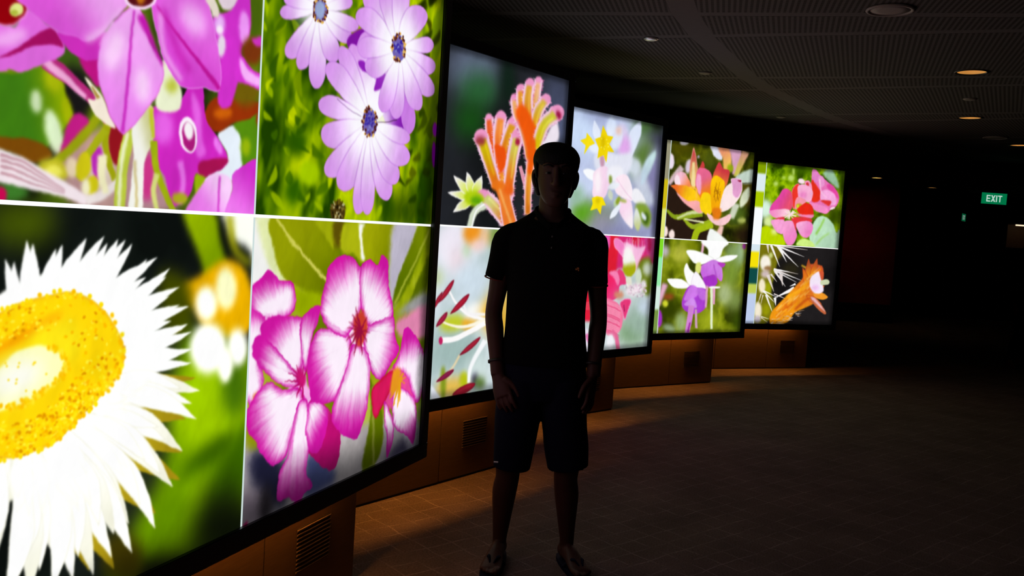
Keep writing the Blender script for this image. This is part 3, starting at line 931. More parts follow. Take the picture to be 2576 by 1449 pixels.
t.finish(3.6, 380, 0.7, 0.05)
PRINTS[(0, 1, 1)] = t

# ---- light box 2, top right: kangaroo paw
t = Print(1, 1, 0, 680, 540, (1070, 80), 2.683, (27, 29, 33))
t.mottle([(20, 22, 24), (30, 32, 36), (36, 38, 44)], 0.5, 31)
t.blob(320, 240, 190, 170, (96, 106, 130), 70)
t.blob(360, 400, 130, 120, (40, 96, 50), 60)
t.blob(300, 600, 110, 130, (22, 74, 20), 60)
t.blob(560, 330, 40, 170, (14, 34, 22), 40)
t.blob(880, 480, 110, 220, (66, 72, 96), 60)
t.blob(930, 640, 50, 120, (84, 92, 124), 30)
t.poly([(860, 620), (890, 600), (895, 740), (760, 790), (800, 720)], (238, 228, 240), 8)
t.blob(1000, 560, 60, 200, (70, 76, 100), 30)
rng = random.Random(12)


def tube(t, pts, w0, w1, body, deep, fuzz=(236, 160, 205), tipc=(244, 222, 236)):
    """hairy flower tube with a pale rim and a pink fuzz of short hairs"""
    p = open_spline(pts, 14)
    d = np.gradient(p, axis=0)
    n = np.c_[-d[:, 1], d[:, 0]] / (np.hypot(d[:, 0], d[:, 1])[:, None] + 1e-9)
    w = np.linspace(w0, w1, len(p))[:, None] / 2
    for k in range(int(len(p) * 3.2)):
        i = rng.randrange(len(p))
        s = rng.choice((-1, 1))
        a = p[i] + n[i] * w[i] * s * 0.85
        t.line([a, a + n[i] * s * rng.uniform(6, 20) - d[i] * 0.3], 7, 3, rng.choice([fuzz, (250, 226, 240), (206, 90, 150)]), 1, 0.8)
    t.line(pts, w0, w1, tipc, 2.5)
    t.blob(p[0][0], p[0][1], w0 * 0.46, w0 * 0.5, (236, 150, 196), 4)
    t.line(pts, w0 * 0.98, w1 * 0.9, fuzz, 5, 0.45)
    k = len(p) // 5
    t.line(p[k // 2:], w0 * 0.56, w1 * 0.72, body, 6, to=(tuple(p[k]), tuple(p[-1]), deep))
    t.line(p[k:-k] - n[k:-k] * w[k:-k] * 0.25, w0 * 0.12, w1 * 0.12, [min(255, v * 1.15 + 20) for v in body], 5, 0.6)


for a in ((150, 1083), (188, 970), (280, 946), (380, 968), (186, 1216)):
    t.petal((330, 1120), a, 66, (206, 224, 60), (244, 240, 236), 0, 0.45, 0.1, 1.5, rim=((246, 244, 244), 7))
tube(t, [(390, 1110), (470, 1180), (550, 1280)], 100, 100, (205, 205, 120), (226, 120, 50))
t.blob(330, 1125, 70, 52, (176, 206, 16), 8, 20)
t.blob(345, 1140, 40, 30, (90, 160, 10), 12)
t.line([(400, 1170), (330, 1220), (290, 1340)], 60, 34, (210, 220, 196), 3)
t.line([(400, 1165), (340, 1215), (310, 1330)], 12, 8, (250, 250, 250), 2)
tube(t, [(560, 1080), (540, 1180), (560, 1320)], 80, 70, (230, 120, 60), (226, 90, 60))
tube(t, [(505, 930), (530, 1060), (590, 1290)], 70, 60, (236, 140, 40), (226, 100, 40))
tube(t, [(428, 580), (440, 690), (490, 880)], 56, 70, (226, 90, 40), (235, 90, 20))
tube(t, [(512, 570), (495, 700), (505, 900)], 76, 76, (240, 140, 60), (236, 84, 16))
tube(t, [(595, 610), (545, 750), (510, 920)], 80, 60, (214, 150, 30), (236, 90, 16))
t.poly([(470, 760), (540, 800), (530, 920), (500, 950), (480, 860)], (236, 80, 14), 6)
tube(t, [(375, 705), (420, 850), (480, 1040)], 100, 66, (196, 176, 10), (226, 110, 20))
t.blob(372, 735, 34, 30, (150, 50, 60), 12)
tube(t, [(622, 700), (590, 850), (560, 1070)], 86, 70, (206, 196, 80), (232, 100, 20))
t.blob(622, 745, 16, 26, (170, 30, 70), 6)
t.poly([(470, 1010), (560, 1040), (570, 1120), (600, 1300), (540, 1330), (510, 1180)], (234, 120, 40), 6)
t.blob(485, 1040, 40, 34, (234, 116, 24), 8)
t.blob(562, 1068, 34, 34, (234, 100, 24), 8)
t.line([(500, 1060), (540, 1180), (580, 1300)], 14, 14, (246, 190, 110), 5, 0.7)
t.line([(640, 905), (680, 1060)], 22, 30, (220, 150, 170), 2)
tube(t, [(715, 860), (695, 1050), (690, 1235)], 62, 44, (236, 150, 40), (206, 110, 20))
tube(t, [(600, 445), (620, 560), (690, 700)], 56, 60, (236, 170, 100), (236, 90, 20))
tube(t, [(645, 385), (650, 500), (690, 700)], 66, 60, (230, 150, 50), (236, 84, 14))
tube(t, [(765, 325), (740, 480), (720, 640)], 50, 70, (230, 170, 120), (226, 150, 20))
tube(t, [(705, 345), (690, 480), (700, 680)], 64, 70, (216, 160, 50), (232, 110, 14))
tube(t, [(815, 455), (760, 540), (730, 700)], 74, 60, (212, 180, 60), (226, 150, 14))
tube(t, [(640, 610), (670, 720), (700, 860)], 50, 40, (216, 180, 160), (226, 120, 30))
t.poly([(610, 540), (660, 490), (720, 590), (770, 720), (735, 830), (720, 950), (690, 950), (692, 840), (655, 690)], (238, 88, 12), 8)
tube(t, [(890, 545), (800, 630), (745, 790)], 104, 60, (202, 196, 60), (216, 190, 10))
t.blob(900, 560, 16, 30, (150, 20, 60), 8, -20)
t.poly([(700, 760), (740, 720), (740, 860), (715, 900)], (232, 90, 10), 6)
t.falloff(right=0.05, top=0.05, depth=0.6)
t.finish(1.1, 320, 0.6, 0.03)
PRINTS[(1, 1, 0)] = t

# ---- light box 2, bottom right: pale blossom with dark red anthers
t = Print(1, 1, 1, 680, 540, (1070, 540), 2.786, (205, 218, 224))
t.mottle([(176, 196, 196), (206, 220, 226), (226, 234, 240)], 0.35, 41)
t.blob(190, 200, 130, 180, (240, 234, 246), 50)
t.blob(230, 330, 60, 90, (232, 214, 222), 40)
t.blob(60, 440, 70, 60, (190, 205, 160), 30)
t.blob(290, 250, 30, 50, (190, 215, 180), 24)
t.blob(335, 130, 70, 80, (236, 146, 30), 22)
t.blob(425, 150, 50, 60, (242, 196, 150), 24)
t.blob(370, 215, 50, 40, (240, 205, 200), 24)
t.blob(500, 150, 50, 90, (120, 150, 60), 30)
t.blob(330, 460, 130, 120, (206, 222, 234), 40)
t.blob(220, 960, 200, 180, (158, 184, 180), 60)
t.blob(190, 760, 90, 56, (196, 206, 40), 20, -14)
t.blob(310, 765, 60, 50, (230, 170, 40), 14, -16)
t.blob(370, 680, 90, 60, (250, 250, 246), 20)
t.blob(560, 700, 170, 160, (234, 166, 14), 40)
t.blob(700, 600, 200, 200, (214, 190, 120), 80)
t.blob(760, 950, 200, 200, (176, 190, 170), 70)
t.blob(370, 1100, 90, 120, (206, 222, 220), 40)
t.blob(190, 1210, 120, 70, (226, 186, 80), 26, -10)
t.blob(270, 1160, 30, 60, (180, 190, 20), 14)
t.blob(125, 1180, 20, 120, (130, 150, 30), 10)
t.blob(345, 1160, 20, 50, (50, 40, 70), 16)
t.blob(380, 1180, 40, 40, (80, 110, 40), 20)
t.poly([(40, 1190), (110, 1290), (40, 1300)], (226, 230, 240), 4, smooth=False)
WF = (252, 250, 250)
t.line([(165, 528), (215, 620), (300, 700), (420, 736)], 12, 24, WF, 2)
t.line([(260, 610), (300, 690), (420, 700)], 14, 20, (246, 244, 246), 3)
t.line([(108, 742), (160, 768), (240, 785), (320, 775), (420, 740)], 12, 30, (252, 246, 226), 2)
t.line([(110, 882), (200, 872), (290, 830), (420, 760)], 40, 34, WF, 2)
t.blob(108, 884, 14, 28, (190, 30, 90), 3)
t.line([(240, 985), (200, 1060), (150, 1120)], 14, 10, (236, 214, 170), 3)
t.line([(420, 880), (350, 1000), (312, 1090), (302, 1180)], 34, 18, (246, 248, 250), 3)
for a, b, w, c in [((88, 622), (200, 456), 34, (166, 26, 50)), ((176, 696), (308, 556), 38, (166, 22, 46)), ((76, 786), (154, 684), 34, (150, 24, 60)), ((240, 986), (386, 858), 34, (156, 26, 48)), ((76, 1172), (200, 1086), 34, (120, 24, 70)), ((190, 1262), (350, 1182), 54, (160, 24, 44)), ((120, 540), (60, 660), 24, (160, 24, 48))]:
    t.petal(a, b, w, c, c, 0.02, 0.5, 0.8, 1.5, rim=((120, 14, 36), 6))
    t.line([(a[0] * 0.8 + b[0] * 0.2, a[1] * 0.8 + b[1] * 0.2), (a[0] * 0.2 + b[0] * 0.8, a[1] * 0.2 + b[1] * 0.8)], 5, 5, (200, 60, 80), 3, 0.6)
t.falloff(left=0, right=0.06, bottom=0.06, depth=0.7)
t.finish(0.5, 340, 0.7, 0.03)
PRINTS[(1, 1, 1)] = t

# ---- light box 3, top right: white and yellow bells
t = Print(2, 1, 0, 620, 492, (1420, 240), 3.814, (168, 178, 214))
t.mottle([(150, 155, 190), (176, 186, 222), (200, 212, 242)], 0.6, 51)
t.blob(140, 330, 160, 260, (204, 222, 250), 60)
t.blob(330, 160, 200, 50, (140, 150, 190), 50)
t.blob(800, 300, 140, 110, (52, 92, 24), 60)
t.blob(880, 420, 90, 90, (54, 52, 76), 50)
t.blob(890, 300, 50, 60, (26, 34, 22), 30)
t.blob(740, 610, 100, 190, (88, 120, 50), 50, 20)
t.blob(760, 900, 90, 160, (150, 150, 176), 50)
t.blob(300, 1150, 200, 120, (120, 140, 110), 60)
t.blob(850, 750, 60, 200, (128, 124, 168), 40)
t.blob(180, 1130, 120, 110, (92, 164, 26), 46)
t.blob(110, 950, 80, 90, (150, 190, 160), 40)
t.blob(350, 1230, 130, 100, (150, 146, 164), 60)
t.blob(640, 1320, 330, 60, (130, 130, 172), 50)
t.blob(860, 1150, 60, 160, (120, 120, 166), 40)
SW = (228, 236, 250)
t.petal((690, 760), (640, 590), 120, (214, 222, 232), (206, 216, 230), 0, 0.5, 0.5, 14, alpha=0.8)
t.line([(650, 630), (730, 820), (820, 1060)], 130, 110, (212, 222, 236), 22, 0.75)
t.petal((740, 860), (876, 530), 84, (190, 210, 226), (196, 226, 226), -0.04, 0.55, 0.7, 11)
t.petal((330, 470), (286, 240), 74, SW, (224, 232, 250), 0, 0.5, 0.1, 5)
t.petal((440, 420), (460, 190), 110, SW, (206, 220, 246), 0, 0.5, 0.3, 12)
t.petal((610, 640), (728, 244), 110, (226, 234, 250), (218, 228, 250), -0.03, 0.66, 0.3, 5)
t.blob(555, 420, 60, 150, (216, 206, 236), 16)
t.blob(575, 500, 60, 110, (226, 170, 236), 26)
t.blob(500, 430, 50, 110, (224, 230, 248), 16, 20)
t.blob(520, 340, 30, 40, (232, 200, 190), 14)
t.petal((360, 560), (240, 470), 90, (230, 238, 250), SW, 0, 0.6, 0.6, 8)
t.poly([(300, 560), (430, 540), (520, 560), (640, 560), (640, 680), (560, 800), (440, 760), (300, 700)], (228, 230, 244), 14)
t.poly([(340, 590), (380, 580), (380, 680), (350, 690)], (190, 120, 150), 8, 0.7)
t.poly([(215, 358), (252, 402), (292, 462), (240, 486), (188, 566), (202, 480), (152, 430), (208, 410)], (246, 222, 20), 3, smooth=False)
t.poly([(370, 286), (412, 384), (468, 398), (430, 470), (478, 544), (416, 538), (402, 648), (376, 572), (316, 604), (330, 508), (292, 418), (348, 400)], (242, 214, 10), 2.5, smooth=False)
for k in range(14):
    t.blob(385 + rng.uniform(-40, 36), 470 + rng.uniform(-60, 60), 6, 6, (252, 244, 120), 2)
t.blob(372, 450, 20, 60, (216, 186, 0), 12)
t.poly([(178, 722), (236, 704), (304, 740), (282, 816), (222, 790)], (250, 252, 255), 4)
t.poly([(288, 730), (400, 680), (445, 800), (420, 900), (372, 990), (276, 974), (274, 850)], (250, 222, 240), 5, to=((300, 800), (440, 820), (240, 206, 232)))
t.blob(320, 830, 30, 110, (252, 242, 248), 16)
t.poly([(420, 700), (540, 680), (560, 790), (480, 840), (420, 820)], (240, 240, 248), 12)
t.poly([(430, 770), (455, 780), (455, 850), (430, 840)], (130, 150, 60), 8)
t.poly([(500, 790), (590, 760), (640, 850), (655, 1004), (560, 985), (486, 915)], (252, 230, 242), 4, to=((500, 850), (640, 980), (250, 238, 246)))
t.line([(500, 800), (590, 930), (650, 1000)], 6, 8, (236, 196, 222), 4)
t.petal((530, 850), (412, 890), 70, (236, 240, 248), (226, 232, 240), 0, 0.5, 0.3, 7)
t.poly([(660, 900), (720, 910), (780, 1030), (700, 1040), (650, 1000)], (240, 240, 246), 6)
t.petal((430, 900), (452, 1010), 50, (206, 214, 196), (200, 212, 190), 0, 0.5, 0.2, 6)
t.petal((520, 980), (480, 1080), 60, (196, 212, 190), (176, 200, 160), 0, 0.5, 0.2, 6)
t.blob(515, 1010, 20, 40, (140, 160, 40), 8, 20)
t.poly([(540, 1005), (640, 1020), (656, 1264), (604, 1240), (528, 1120)], (248, 214, 238), 5, to=((560, 1050), (650, 1240), (250, 240, 246)))
t.petal((540, 1040), (436, 1186), 54, (232, 238, 250), (238, 244, 252), 0, 0.6, 0.3, 5)
t.blob(560, 1010, 40, 14, (160, 176, 70), 8, 14)
t.poly([(680, 1060), (770, 1040), (830, 1140), (810, 1260), (740, 1220)], (128, 158, 50), 14)
t.blob(780, 1180, 30, 60, (60, 92, 20), 14)
t.petal((690, 1080), (705, 1300), 70, (220, 226, 220), (196, 206, 130), 0, 0.6, 0.5, 8)
t.petal((740, 1120), (780, 1200), 40, (220, 230, 240), (220, 230, 240), 0, 0.6, 0.5, 8)
t.poly([(310, 968), (368, 980), (398, 1054), (360, 1058), (346, 1142), (312, 1086), (246, 1104), (270, 1040), (262, 985)], (248, 224, 12), 2.5, smooth=False)
t.blob(320, 1010, 24, 26, (220, 196, 10), 10)
t.falloff(right=0.08, top=0.05, bottom=0.0, depth=0.5)
t.finish(0.6, 360, 0.7, 0.03)
PRINTS[(2, 1, 0)] = t

# ---- light box 3, bottom right: pink and red blossom
t = Print(2, 1, 1, 620, 492, (1450, 560), 4.026, (196, 210, 206))
t.mottle([(176, 194, 190), (200, 212, 214), (216, 226, 230)], 0.5, 61)
t.blob(560, 1120, 160, 120, (120, 158, 112), 60)
t.blob(640, 1000, 120, 160, (150, 176, 160), 50)
t.blob(690, 850, 70, 80, (196, 212, 226), 30)
t.poly([(-200, 100), (800, 150), (790, 400), (700, 420), (560, 460), (400, 480), (330, 600), (-200, 700)], (214, 40, 116), 12)
t.poly([(330, 110), (420, 120), (400, 500), (330, 560), (300, 300)], (222, 30, 52), 12)
t.poly([(280, 100), (340, 110), (330, 260), (290, 230)], (236, 90, 180), 8)
t.poly([(560, 120), (640, 130), (640, 220), (580, 220)], (206, 30, 60), 10)
t.poly([(690, 130), (800, 150), (780, 360), (720, 330)], (190, 60, 130), 12)
t.blob(740, 220, 20, 90, (160, 20, 70), 12)
for k in range(16):
    x = 490 + k * 13 + rng.uniform(-5, 5)
    t.line([(x, 140 + rng.uniform(0, 60)), (x - 10, 330)], 5, 9, rng.choice([(252, 220, 238), (246, 170, 210), (226, 90, 160)]), 3, 0.8)
t.poly([(388, 160), (440, 170), (500, 250), (480, 350), (420, 290), (384, 230)], (244, 130, 196), 4, rim=((252, 190, 226), 6))
t.poly([(500, 200), (620, 250), (700, 240), (660, 340), (620, 460), (560, 500), (500, 330)], (246, 186, 222), 8)
t.blob(525, 320, 50, 90, (252, 240, 244), 16)
t.poly([(470, 440), (480, 340), (530, 280), (590, 360), (600, 480), (540, 550), (480, 510)], (240, 244, 232), 6, to=((530, 380), (530, 470), (164, 170, 14)))
t.blob(520, 330, 36, 60, (250, 246, 246), 14)
t.poly([(660, 370), (760, 380), (750, 700), (690, 720), (640, 600), (620, 480)], (104, 122, 20), 16)
t.blob(720, 470, 50, 70, (196, 206, 186), 20)
t.poly([(600, 520), (640, 460), (660, 560), (620, 650)], (206, 218, 200), 8)
t.poly([(330, 510), (420, 492), (460, 540), (510, 616), (440, 640), (430, 700), (400, 770), (300, 790), (300, 600)], (238, 36, 100), 4, to=((340, 560), (420, 720), (232, 60, 130)))
t.poly([(330, 505), (400, 488), (440, 560), (420, 640), (380, 560)], (246, 130, 180), 6)
t.poly([(420, 480), (470, 490), (512, 618), (450, 590)], (232, 60, 120), 4)
t.poly([(500, 560), (550, 560), (556, 640), (520, 660)], (226, 226, 206), 6)
t.blob(590, 680, 100, 60, (238, 226, 232), 14, -20)
t.blob(680, 620, 30, 40, (226, 220, 226), 12)
for k in range(70):
    t.blob(600 + rng.uniform(-120, 110), 690 + rng.uniform(-70, 60), 12, 7, rng.choice([(250, 240, 246), (206, 190, 200), (180, 150, 170), (240, 200, 226)]), 4, rng.uniform(0, 180), 0.7)
t.blob(430, 730, 50, 40, (210, 140, 110), 14)
t.poly([(300, 790), (360, 785), (440, 840), (478, 940), (430, 1110), (300, 1120)], (244, 120, 160), 5)
for k in range(18):
    y = 800 + k * 18
    t.line([(310, y), (390, y + 30), (450 - k, y + 60)], 4, 4, rng.choice([(206, 30, 90), (252, 200, 220)]), 2, 0.8)
t.poly([(440, 810), (500, 770), (556, 790), (520, 900), (490, 990), (465, 900)], (228, 56, 120), 4, rim=((246, 150, 196), 8))
t.line([(480, 830), (485, 900)], 6, 6, (120, 20, 70), 3)
t.line([(350, 1100), (400, 1160), (425, 1300)], 56, 36, (228, 104, 150), 4)
t.blob(345, 1210, 40, 80, (240, 240, 246), 12)
t.poly([(-150, 560), (140, 640), (150, 900), (130, 1000), (-150, 900)], (226, 30, 60), 8)
for k in range(10):
    t.line([(80, 800 + 9 * k), (150, 806 + 9 * k)], 3, 3, (250, 150, 160), 1, 0.7)
t.poly([(-100, 1050), (110, 1080), (180, 1300), (-100, 1320)], (232, 226, 240), 8)
t.line([(100, 1130), (170, 1290)], 40, 40, (226, 120, 180), 6)
t.falloff(right=0.07, bottom=0.06, depth=0.6)
t.finish(1.5, 380, 0.7, 0.03)
PRINTS[(2, 1, 1)] = t

# ---- light box 4, top right: orange and pink lilies
t = Print(3, 1, 0, 620, 492, (1420, 240), 3.814, (60, 62, 8))
t.mottle([(24, 28, 2), (58, 66, 4), (92, 96, 8), (46, 52, 6)], 0.25, 71)
t.poly([(930, 860), (1080, 850), (1340, 1150), (1420, 1300), (1400, 1420), (900, 1400)], (40, 26, 18), 24)
t.blob(1740, 1340, 120, 100, (34, 22, 12), 40)
t.blob(1130, 490, 140, 90, (74, 72, 4), 40)
t.blob(1640, 1120, 100, 120, (72, 96, 26), 40)
t.blob(1760, 950, 50, 120, (86, 70, 14), 30)
t.blob(1390, 620, 60, 90, (74, 84, 14), 30)
t.blob(1020, 630, 34, 78, (236, 222, 238), 6)
t.blob(1190, 680, 28, 72, (216, 200, 220), 8, 10)
t.blob(1150, 455, 44, 22, (226, 220, 232), 6)
t.blob(968, 1305, 26, 52, (250, 226, 220), 6)
t.blob(1030, 1335, 28, 46, (248, 228, 222), 6)
t.blob(1285, 590, 12, 16, (170, 160, 180), 6)
t.line([(1000, 850), (1060, 770), (1130, 690)], 40, 60, (206, 180, 186), 8)
t.poly([(1400, 480), (1510, 490), (1510, 620), (1440, 590), (1420, 540)], (226, 228, 246), 5)
t.line([(1520, 480), (1560, 590), (1560, 720)], 110, 70, (236, 150, 110), 6, to=((1510, 520), (1550, 700), (240, 190, 90)))
t.line([(1640, 500), (1650, 620), (1640, 760)], 120, 60, (212, 160, 190), 6)
t.line([(1740, 540), (1690, 660), (1640, 780)], 70, 40, (206, 150, 120), 6, to=((1730, 560), (1650, 760), (206, 196, 80)))
t.blob(1590, 700, 30, 40, (150, 170, 20), 8)
t.poly([(1640, 790), (1720, 730), (1820, 715), (1820, 825), (1720, 850)], (192, 210, 196), 6)
t.line([(1690, 850), (1810, 840)], 10, 10, (70, 70, 50), 5)
t.petal((1770, 880), (1690, 1080), 80, (196, 206, 176), (220, 226, 196), 0, 0.5, 0.4, 6)
t.line([(1650, 1040), (1600, 1180)], 70, 50, (206, 214, 190), 8)
t.blob(1700, 1200, 40, 26, (170, 180, 90), 10)
t.line([(970, 1090), (1060, 1165), (1180, 1150), (1320, 1120)], 20, 90, (136, 160, 26), 4)
t.line([(1080, 1180), (1200, 1130), (1330, 1110)], 16, 40, (210, 220, 160), 5)
t.line([(1140, 1180), (1240, 1260), (1420, 1220)], 24, 80, (150, 172, 30), 4)
t.line([(1150, 1185), (1240, 1200), (1340, 1220)], 14, 20, (226, 230, 180), 4)
t.line([(1240, 1400), (1280, 1300), (1420, 1240)], 60, 60, (164, 186, 20), 4)
t.petal((1240, 900), (1240, 492), 84, (230, 196, 110), (196, 60, 70), 0, 0.4, 0.2, 3, rim=((226, 150, 140), 8))
t.line([(1240, 640), (1235, 880)], 26, 40, (236, 214, 150), 6)
t.poly([(1056, 800), (1080, 748), (1150, 736), (1212, 850), (1215, 920), (1140, 880), (1070, 865)], (244, 186, 206), 3, to=((1100, 780), (1200, 890), (240, 130, 70)))
t.poly([(1080, 760), (1105, 800), (1110, 860), (1075, 866), (1056, 810)], (250, 226, 236), 4)
t.poly([(1270, 740), (1300, 690), (1350, 700), (1412, 760), (1415, 900), (1390, 1000), (1320, 1020), (1285, 950), (1255, 850)], (226, 100, 140), 3, to=((1330, 780), (1370, 960), (244, 130, 20)))
t.poly([(1275, 760), (1310, 780), (1310, 920), (1290, 950), (1260, 850)], (240, 160, 196), 5)
t.poly([(1300, 690), (1328, 630), (1345, 690)], (196, 60, 60), 4)
t.poly([(1022, 864), (1100, 858), (1220, 885), (1290, 960), (1312, 1060), (1200, 1030), (1110, 970), (1060, 905)], (236, 110, 40), 3, to=((1060, 880), (1200, 960), (250, 196, 20)))
t.poly([(1075, 930), (1130, 1012), (1200, 1070), (1300, 1130), (1336, 1080), (1280, 1010), (1180, 1010)], (246, 170, 170), 4)
t.line([(1200, 880), (1260, 900), (1270, 990)], 20, 20, (250, 190, 60), 5)
t.poly([(1330, 935), (1400, 955), (1425, 1080), (1390, 1150), (1320, 1110), (1300, 1040)], (252, 212, 18), 3)
t.poly([(1420, 790), (1480, 640), (1522, 700), (1585, 730), (1560, 850), (1520, 880), (1460, 800)], (206, 56, 66), 3, to=((1500, 690), (1470, 830), (226, 110, 60)))
t.poly([(1408, 820), (1460, 770), (1535, 830), (1525, 950), (1500, 1080), (1450, 1150), (1415, 1100), (1402, 980)], (252, 196, 10), 3, to=((1460, 800), (1440, 1140), (240, 160, 10)))
for k in range(20):
    t.line([(1430 + rng.uniform(0, 70), 830 + rng.uniform(0, 150)), (1430 + rng.uniform(0, 70), 850 + rng.uniform(20, 180))], 4, 4, (140, 80, 10), 2, 0.5)
t.poly([(1530, 910), (1600, 840), (1690, 820), (1702, 920), (1660, 1010), (1580, 1090), (1490, 1110)], (252, 230, 230), 4)
t.poly([(1600, 800), (1690, 808), (1704, 900), (1665, 985), (1615, 960), (1610, 880)], (228, 160, 206), 4, rim=((250, 214, 232), 8))
t.poly([(1660, 815), (1695, 815), (1690, 832)], (140, 20, 50), 3)
t.poly([(1370, 1130), (1480, 1180), (1594, 1138), (1575, 1215), (1490, 1254), (1400, 1205)], (248, 200, 206), 4)
t.poly([(1420, 1090), (1500, 1090), (1490, 1180), (1430, 1180)], (226, 120, 20), 8)
t.line([(1510, 1250), (1480, 1340)], 40, 60, (232, 190, 180), 6)
t.poly([(1390, 1290), (1450, 1300), (1590, 1440), (1380, 1440)], (244, 248, 244), 5)
t.falloff(right=0.06, top=0.05, depth=0.6)
t.finish(1.3, 320, 0.7, 0.045)
PRINTS[(3, 1, 0)] = t

# ---- light box 4, bottom right: white and violet fuchsia
t = Print(3, 1, 1, 620, 492, (1450, 560), 4.026, (112, 124, 14))
t.mottle([(52, 62, 4), (104, 118, 8), (140, 152, 24), (88, 104, 10)], 0.28, 81)
t.blob(1590, 350, 90, 160, (132, 158, 96), 40)
t.blob(1660, 300, 40, 120, (150, 176, 130), 24)
t.blob(1560, 520, 80, 160, (120, 146, 50), 40)
t.blob(1600, 780, 90, 120, (120, 140, 70), 40)
t.blob(1500, 720, 70, 110, (170, 186, 130), 30)
t.blob(1060, 320, 90, 90, (176, 180, 60), 26, 30)
t.blob(1180, 240, 60, 60, (120, 130, 10), 24)
t.blob(900, 290, 40, 60, (190, 180, 190), 20)
t.blob(950, 880, 110, 120, (50, 62, 2), 40)
t.blob(1640, 1010, 70, 90, (54, 74, 8), 40)
t.blob(1060, 1010, 60, 100, (150, 172, 110), 26)
t.blob(940, 1070, 70, 40, (140, 160, 120), 16, 20)
t.blob(1340, 990, 110, 90, (160, 172, 30), 40)
t.blob(930, 750, 60, 30, (150, 70, 30), 16)
t.blob(900, 820, 30, 36, (212, 216, 50), 10)
t.line([(900, 620), (850, 760), (830, 840)], 60, 40, (222, 170, 196), 12)
t.blob(835, 970, 34, 90, (160, 50, 190), 8)
t.line([(820, 1040), (815, 1130)], 24, 24, (206, 170, 206), 6)
t.blob(1700, 240, 20, 30, (150, 50, 140), 6)
W2 = (254, 254, 254)
t.line([(1290, 180), (1270, 320)], 30, 24, (226, 170, 200), 5)
t.poly([(1380, 30), (1540, 190), (1490, 260), (1440, 370), (1340, 380), (1330, 270), (1260, 190), (1350, 160)], W2, 5)
t.poly([(1112, 288), (1180, 278), (1290, 310), (1392, 372), (1275, 424), (1200, 414), (1150, 362)], W2, 3, rim=((226, 232, 222), 5))
t.poly([(1400, 385), (1480, 340), (1632, 328), (1570, 386), (1440, 408)], W2, 3, rim=((226, 232, 222), 5))
t.poly([(1262, 440), (1310, 410), (1392, 378), (1462, 422), (1482, 540), (1462, 594), (1400, 535), (1340, 545), (1285, 565), (1256, 500)], (206, 126, 228), 3, to=((1380, 400), (1300, 560), (196, 100, 220)))
t.poly([(1280, 565), (1340, 540), (1405, 530), (1430, 600), (1390, 650), (1310, 645)], (166, 50, 196), 4)
t.poly([(1430, 404), (1506, 412), (1490, 450), (1460, 445)], (182, 60, 192), 3)
t.line([(1390, 420), (1420, 560)], 10, 14, (176, 80, 200), 6)
t.poly([(1210, 420), (1260, 410), (1256, 500), (1210, 520)], (220, 226, 120), 6)
t.poly([(918, 576), (1000, 566), (1080, 580), (1155, 642), (1090, 668), (980, 655)], W2, 3, rim=((232, 236, 228), 4))
t.poly([(1116, 408), (1150, 470), (1215, 545), (1210, 650), (1130, 620), (1090, 490)], W2, 3, rim=((226, 222, 226), 4))
t.poly([(1200, 500), (1258, 545), (1316, 668), (1240, 676), (1160, 640)], (250, 246, 252), 3, rim=((232, 214, 232), 5))
t.poly([(1150, 640), (1220, 660), (1312, 680), (1324, 800), (1292, 882), (1200, 925), (1100, 892), (1066, 820), (1100, 705)], (168, 62, 206), 3)
t.poly([(1160, 640), (1226, 665), (1225, 740), (1130, 790), (1090, 770)], (204, 120, 230), 5)
t.poly([(1230, 670), (1310, 690), (1312, 780), (1250, 770)], (196, 108, 226), 6)
t.poly([(1090, 830), (1180, 760), (1220, 860), (1160, 850)], (206, 140, 232), 5)
t.line([(1165, 840), (1150, 960), (1120, 1120)], 60, 50, (206, 130, 210), 4)
t.line([(1150, 1010), (1130, 1110)], 16, 20, (160, 50, 160), 4)
t.line([(1210, 880), (1215, 1070)], 22, 26, (206, 160, 190), 3)
t.line([(1370, 650), (1368, 1080)], 30, 22, (226, 236, 206), 4)
t.line([(1395, 660), (1392, 830)], 24, 20, (230, 160, 200), 4)
t.line([(1325, 640), (1310, 860)], 22, 18, (226, 170, 200), 5)
t.blob(1400, 655, 60, 12, (252, 250, 250), 4)
t.falloff(right=0.06, bottom=0.05, depth=0.6)
t.finish(0.8, 340, 0.7, 0.045)
PRINTS[(3, 1, 1)] = t

# ---- light box 5, top right: coral geranium
t = Print(4, 1, 0, 620, 492, (1840, 370), 4.997, (90, 130, 4))
t.mottle([(36, 58, 0), (76, 116, 0), (128, 168, 0), (160, 200, 8), (90, 130, 4)], 0.18, 91)
t.blob(900, 290, 220, 80, (60, 96, 0), 50)
t.blob(1290, 870, 90, 120, (50, 70, 0), 40)
t.blob(1240, 740, 70, 50, (40, 30, 20), 30)
t.blob(1390, 450, 40, 160, (52, 80, 0), 30)
for q in [(660, 385, 26, 16), (750, 390, 40, 40), (780, 310, 14, 50), (560, 460, 30, 30)]:
    t.blob(*q, (190, 220, 110), 12)
t.blob(620, 540, 40, 60, (40, 70, 0), 20)
t.poly([(1150, 330), (1260, 280), (1345, 450), (1340, 520), (1240, 440)], (150, 190, 156), 12)
t.blob(430, 780, 90, 120, (214, 242, 220), 24)
t.blob(460, 940, 60, 70, (220, 240, 160), 18)
t.poly([(350, 1040), (450, 990), (560, 1070), (640, 1120), (660, 1230), (340, 1220)], (188, 216, 0), 8)
t.blob(540, 1060, 40, 40, (236, 246, 150), 18)
t.poly([(1005, 1010), (1080, 888), (1180, 874), (1275, 960), (1320, 1080), (1360, 1040), (1360, 1300), (1050, 1260), (980, 1140)], (190, 228, 194), 5, to=((1040, 1020), (1330, 1250), (170, 206, 176)))
t.line([(1170, 900), (1120, 1000), (1060, 1100)], 20, 26, (146, 206, 80), 10)
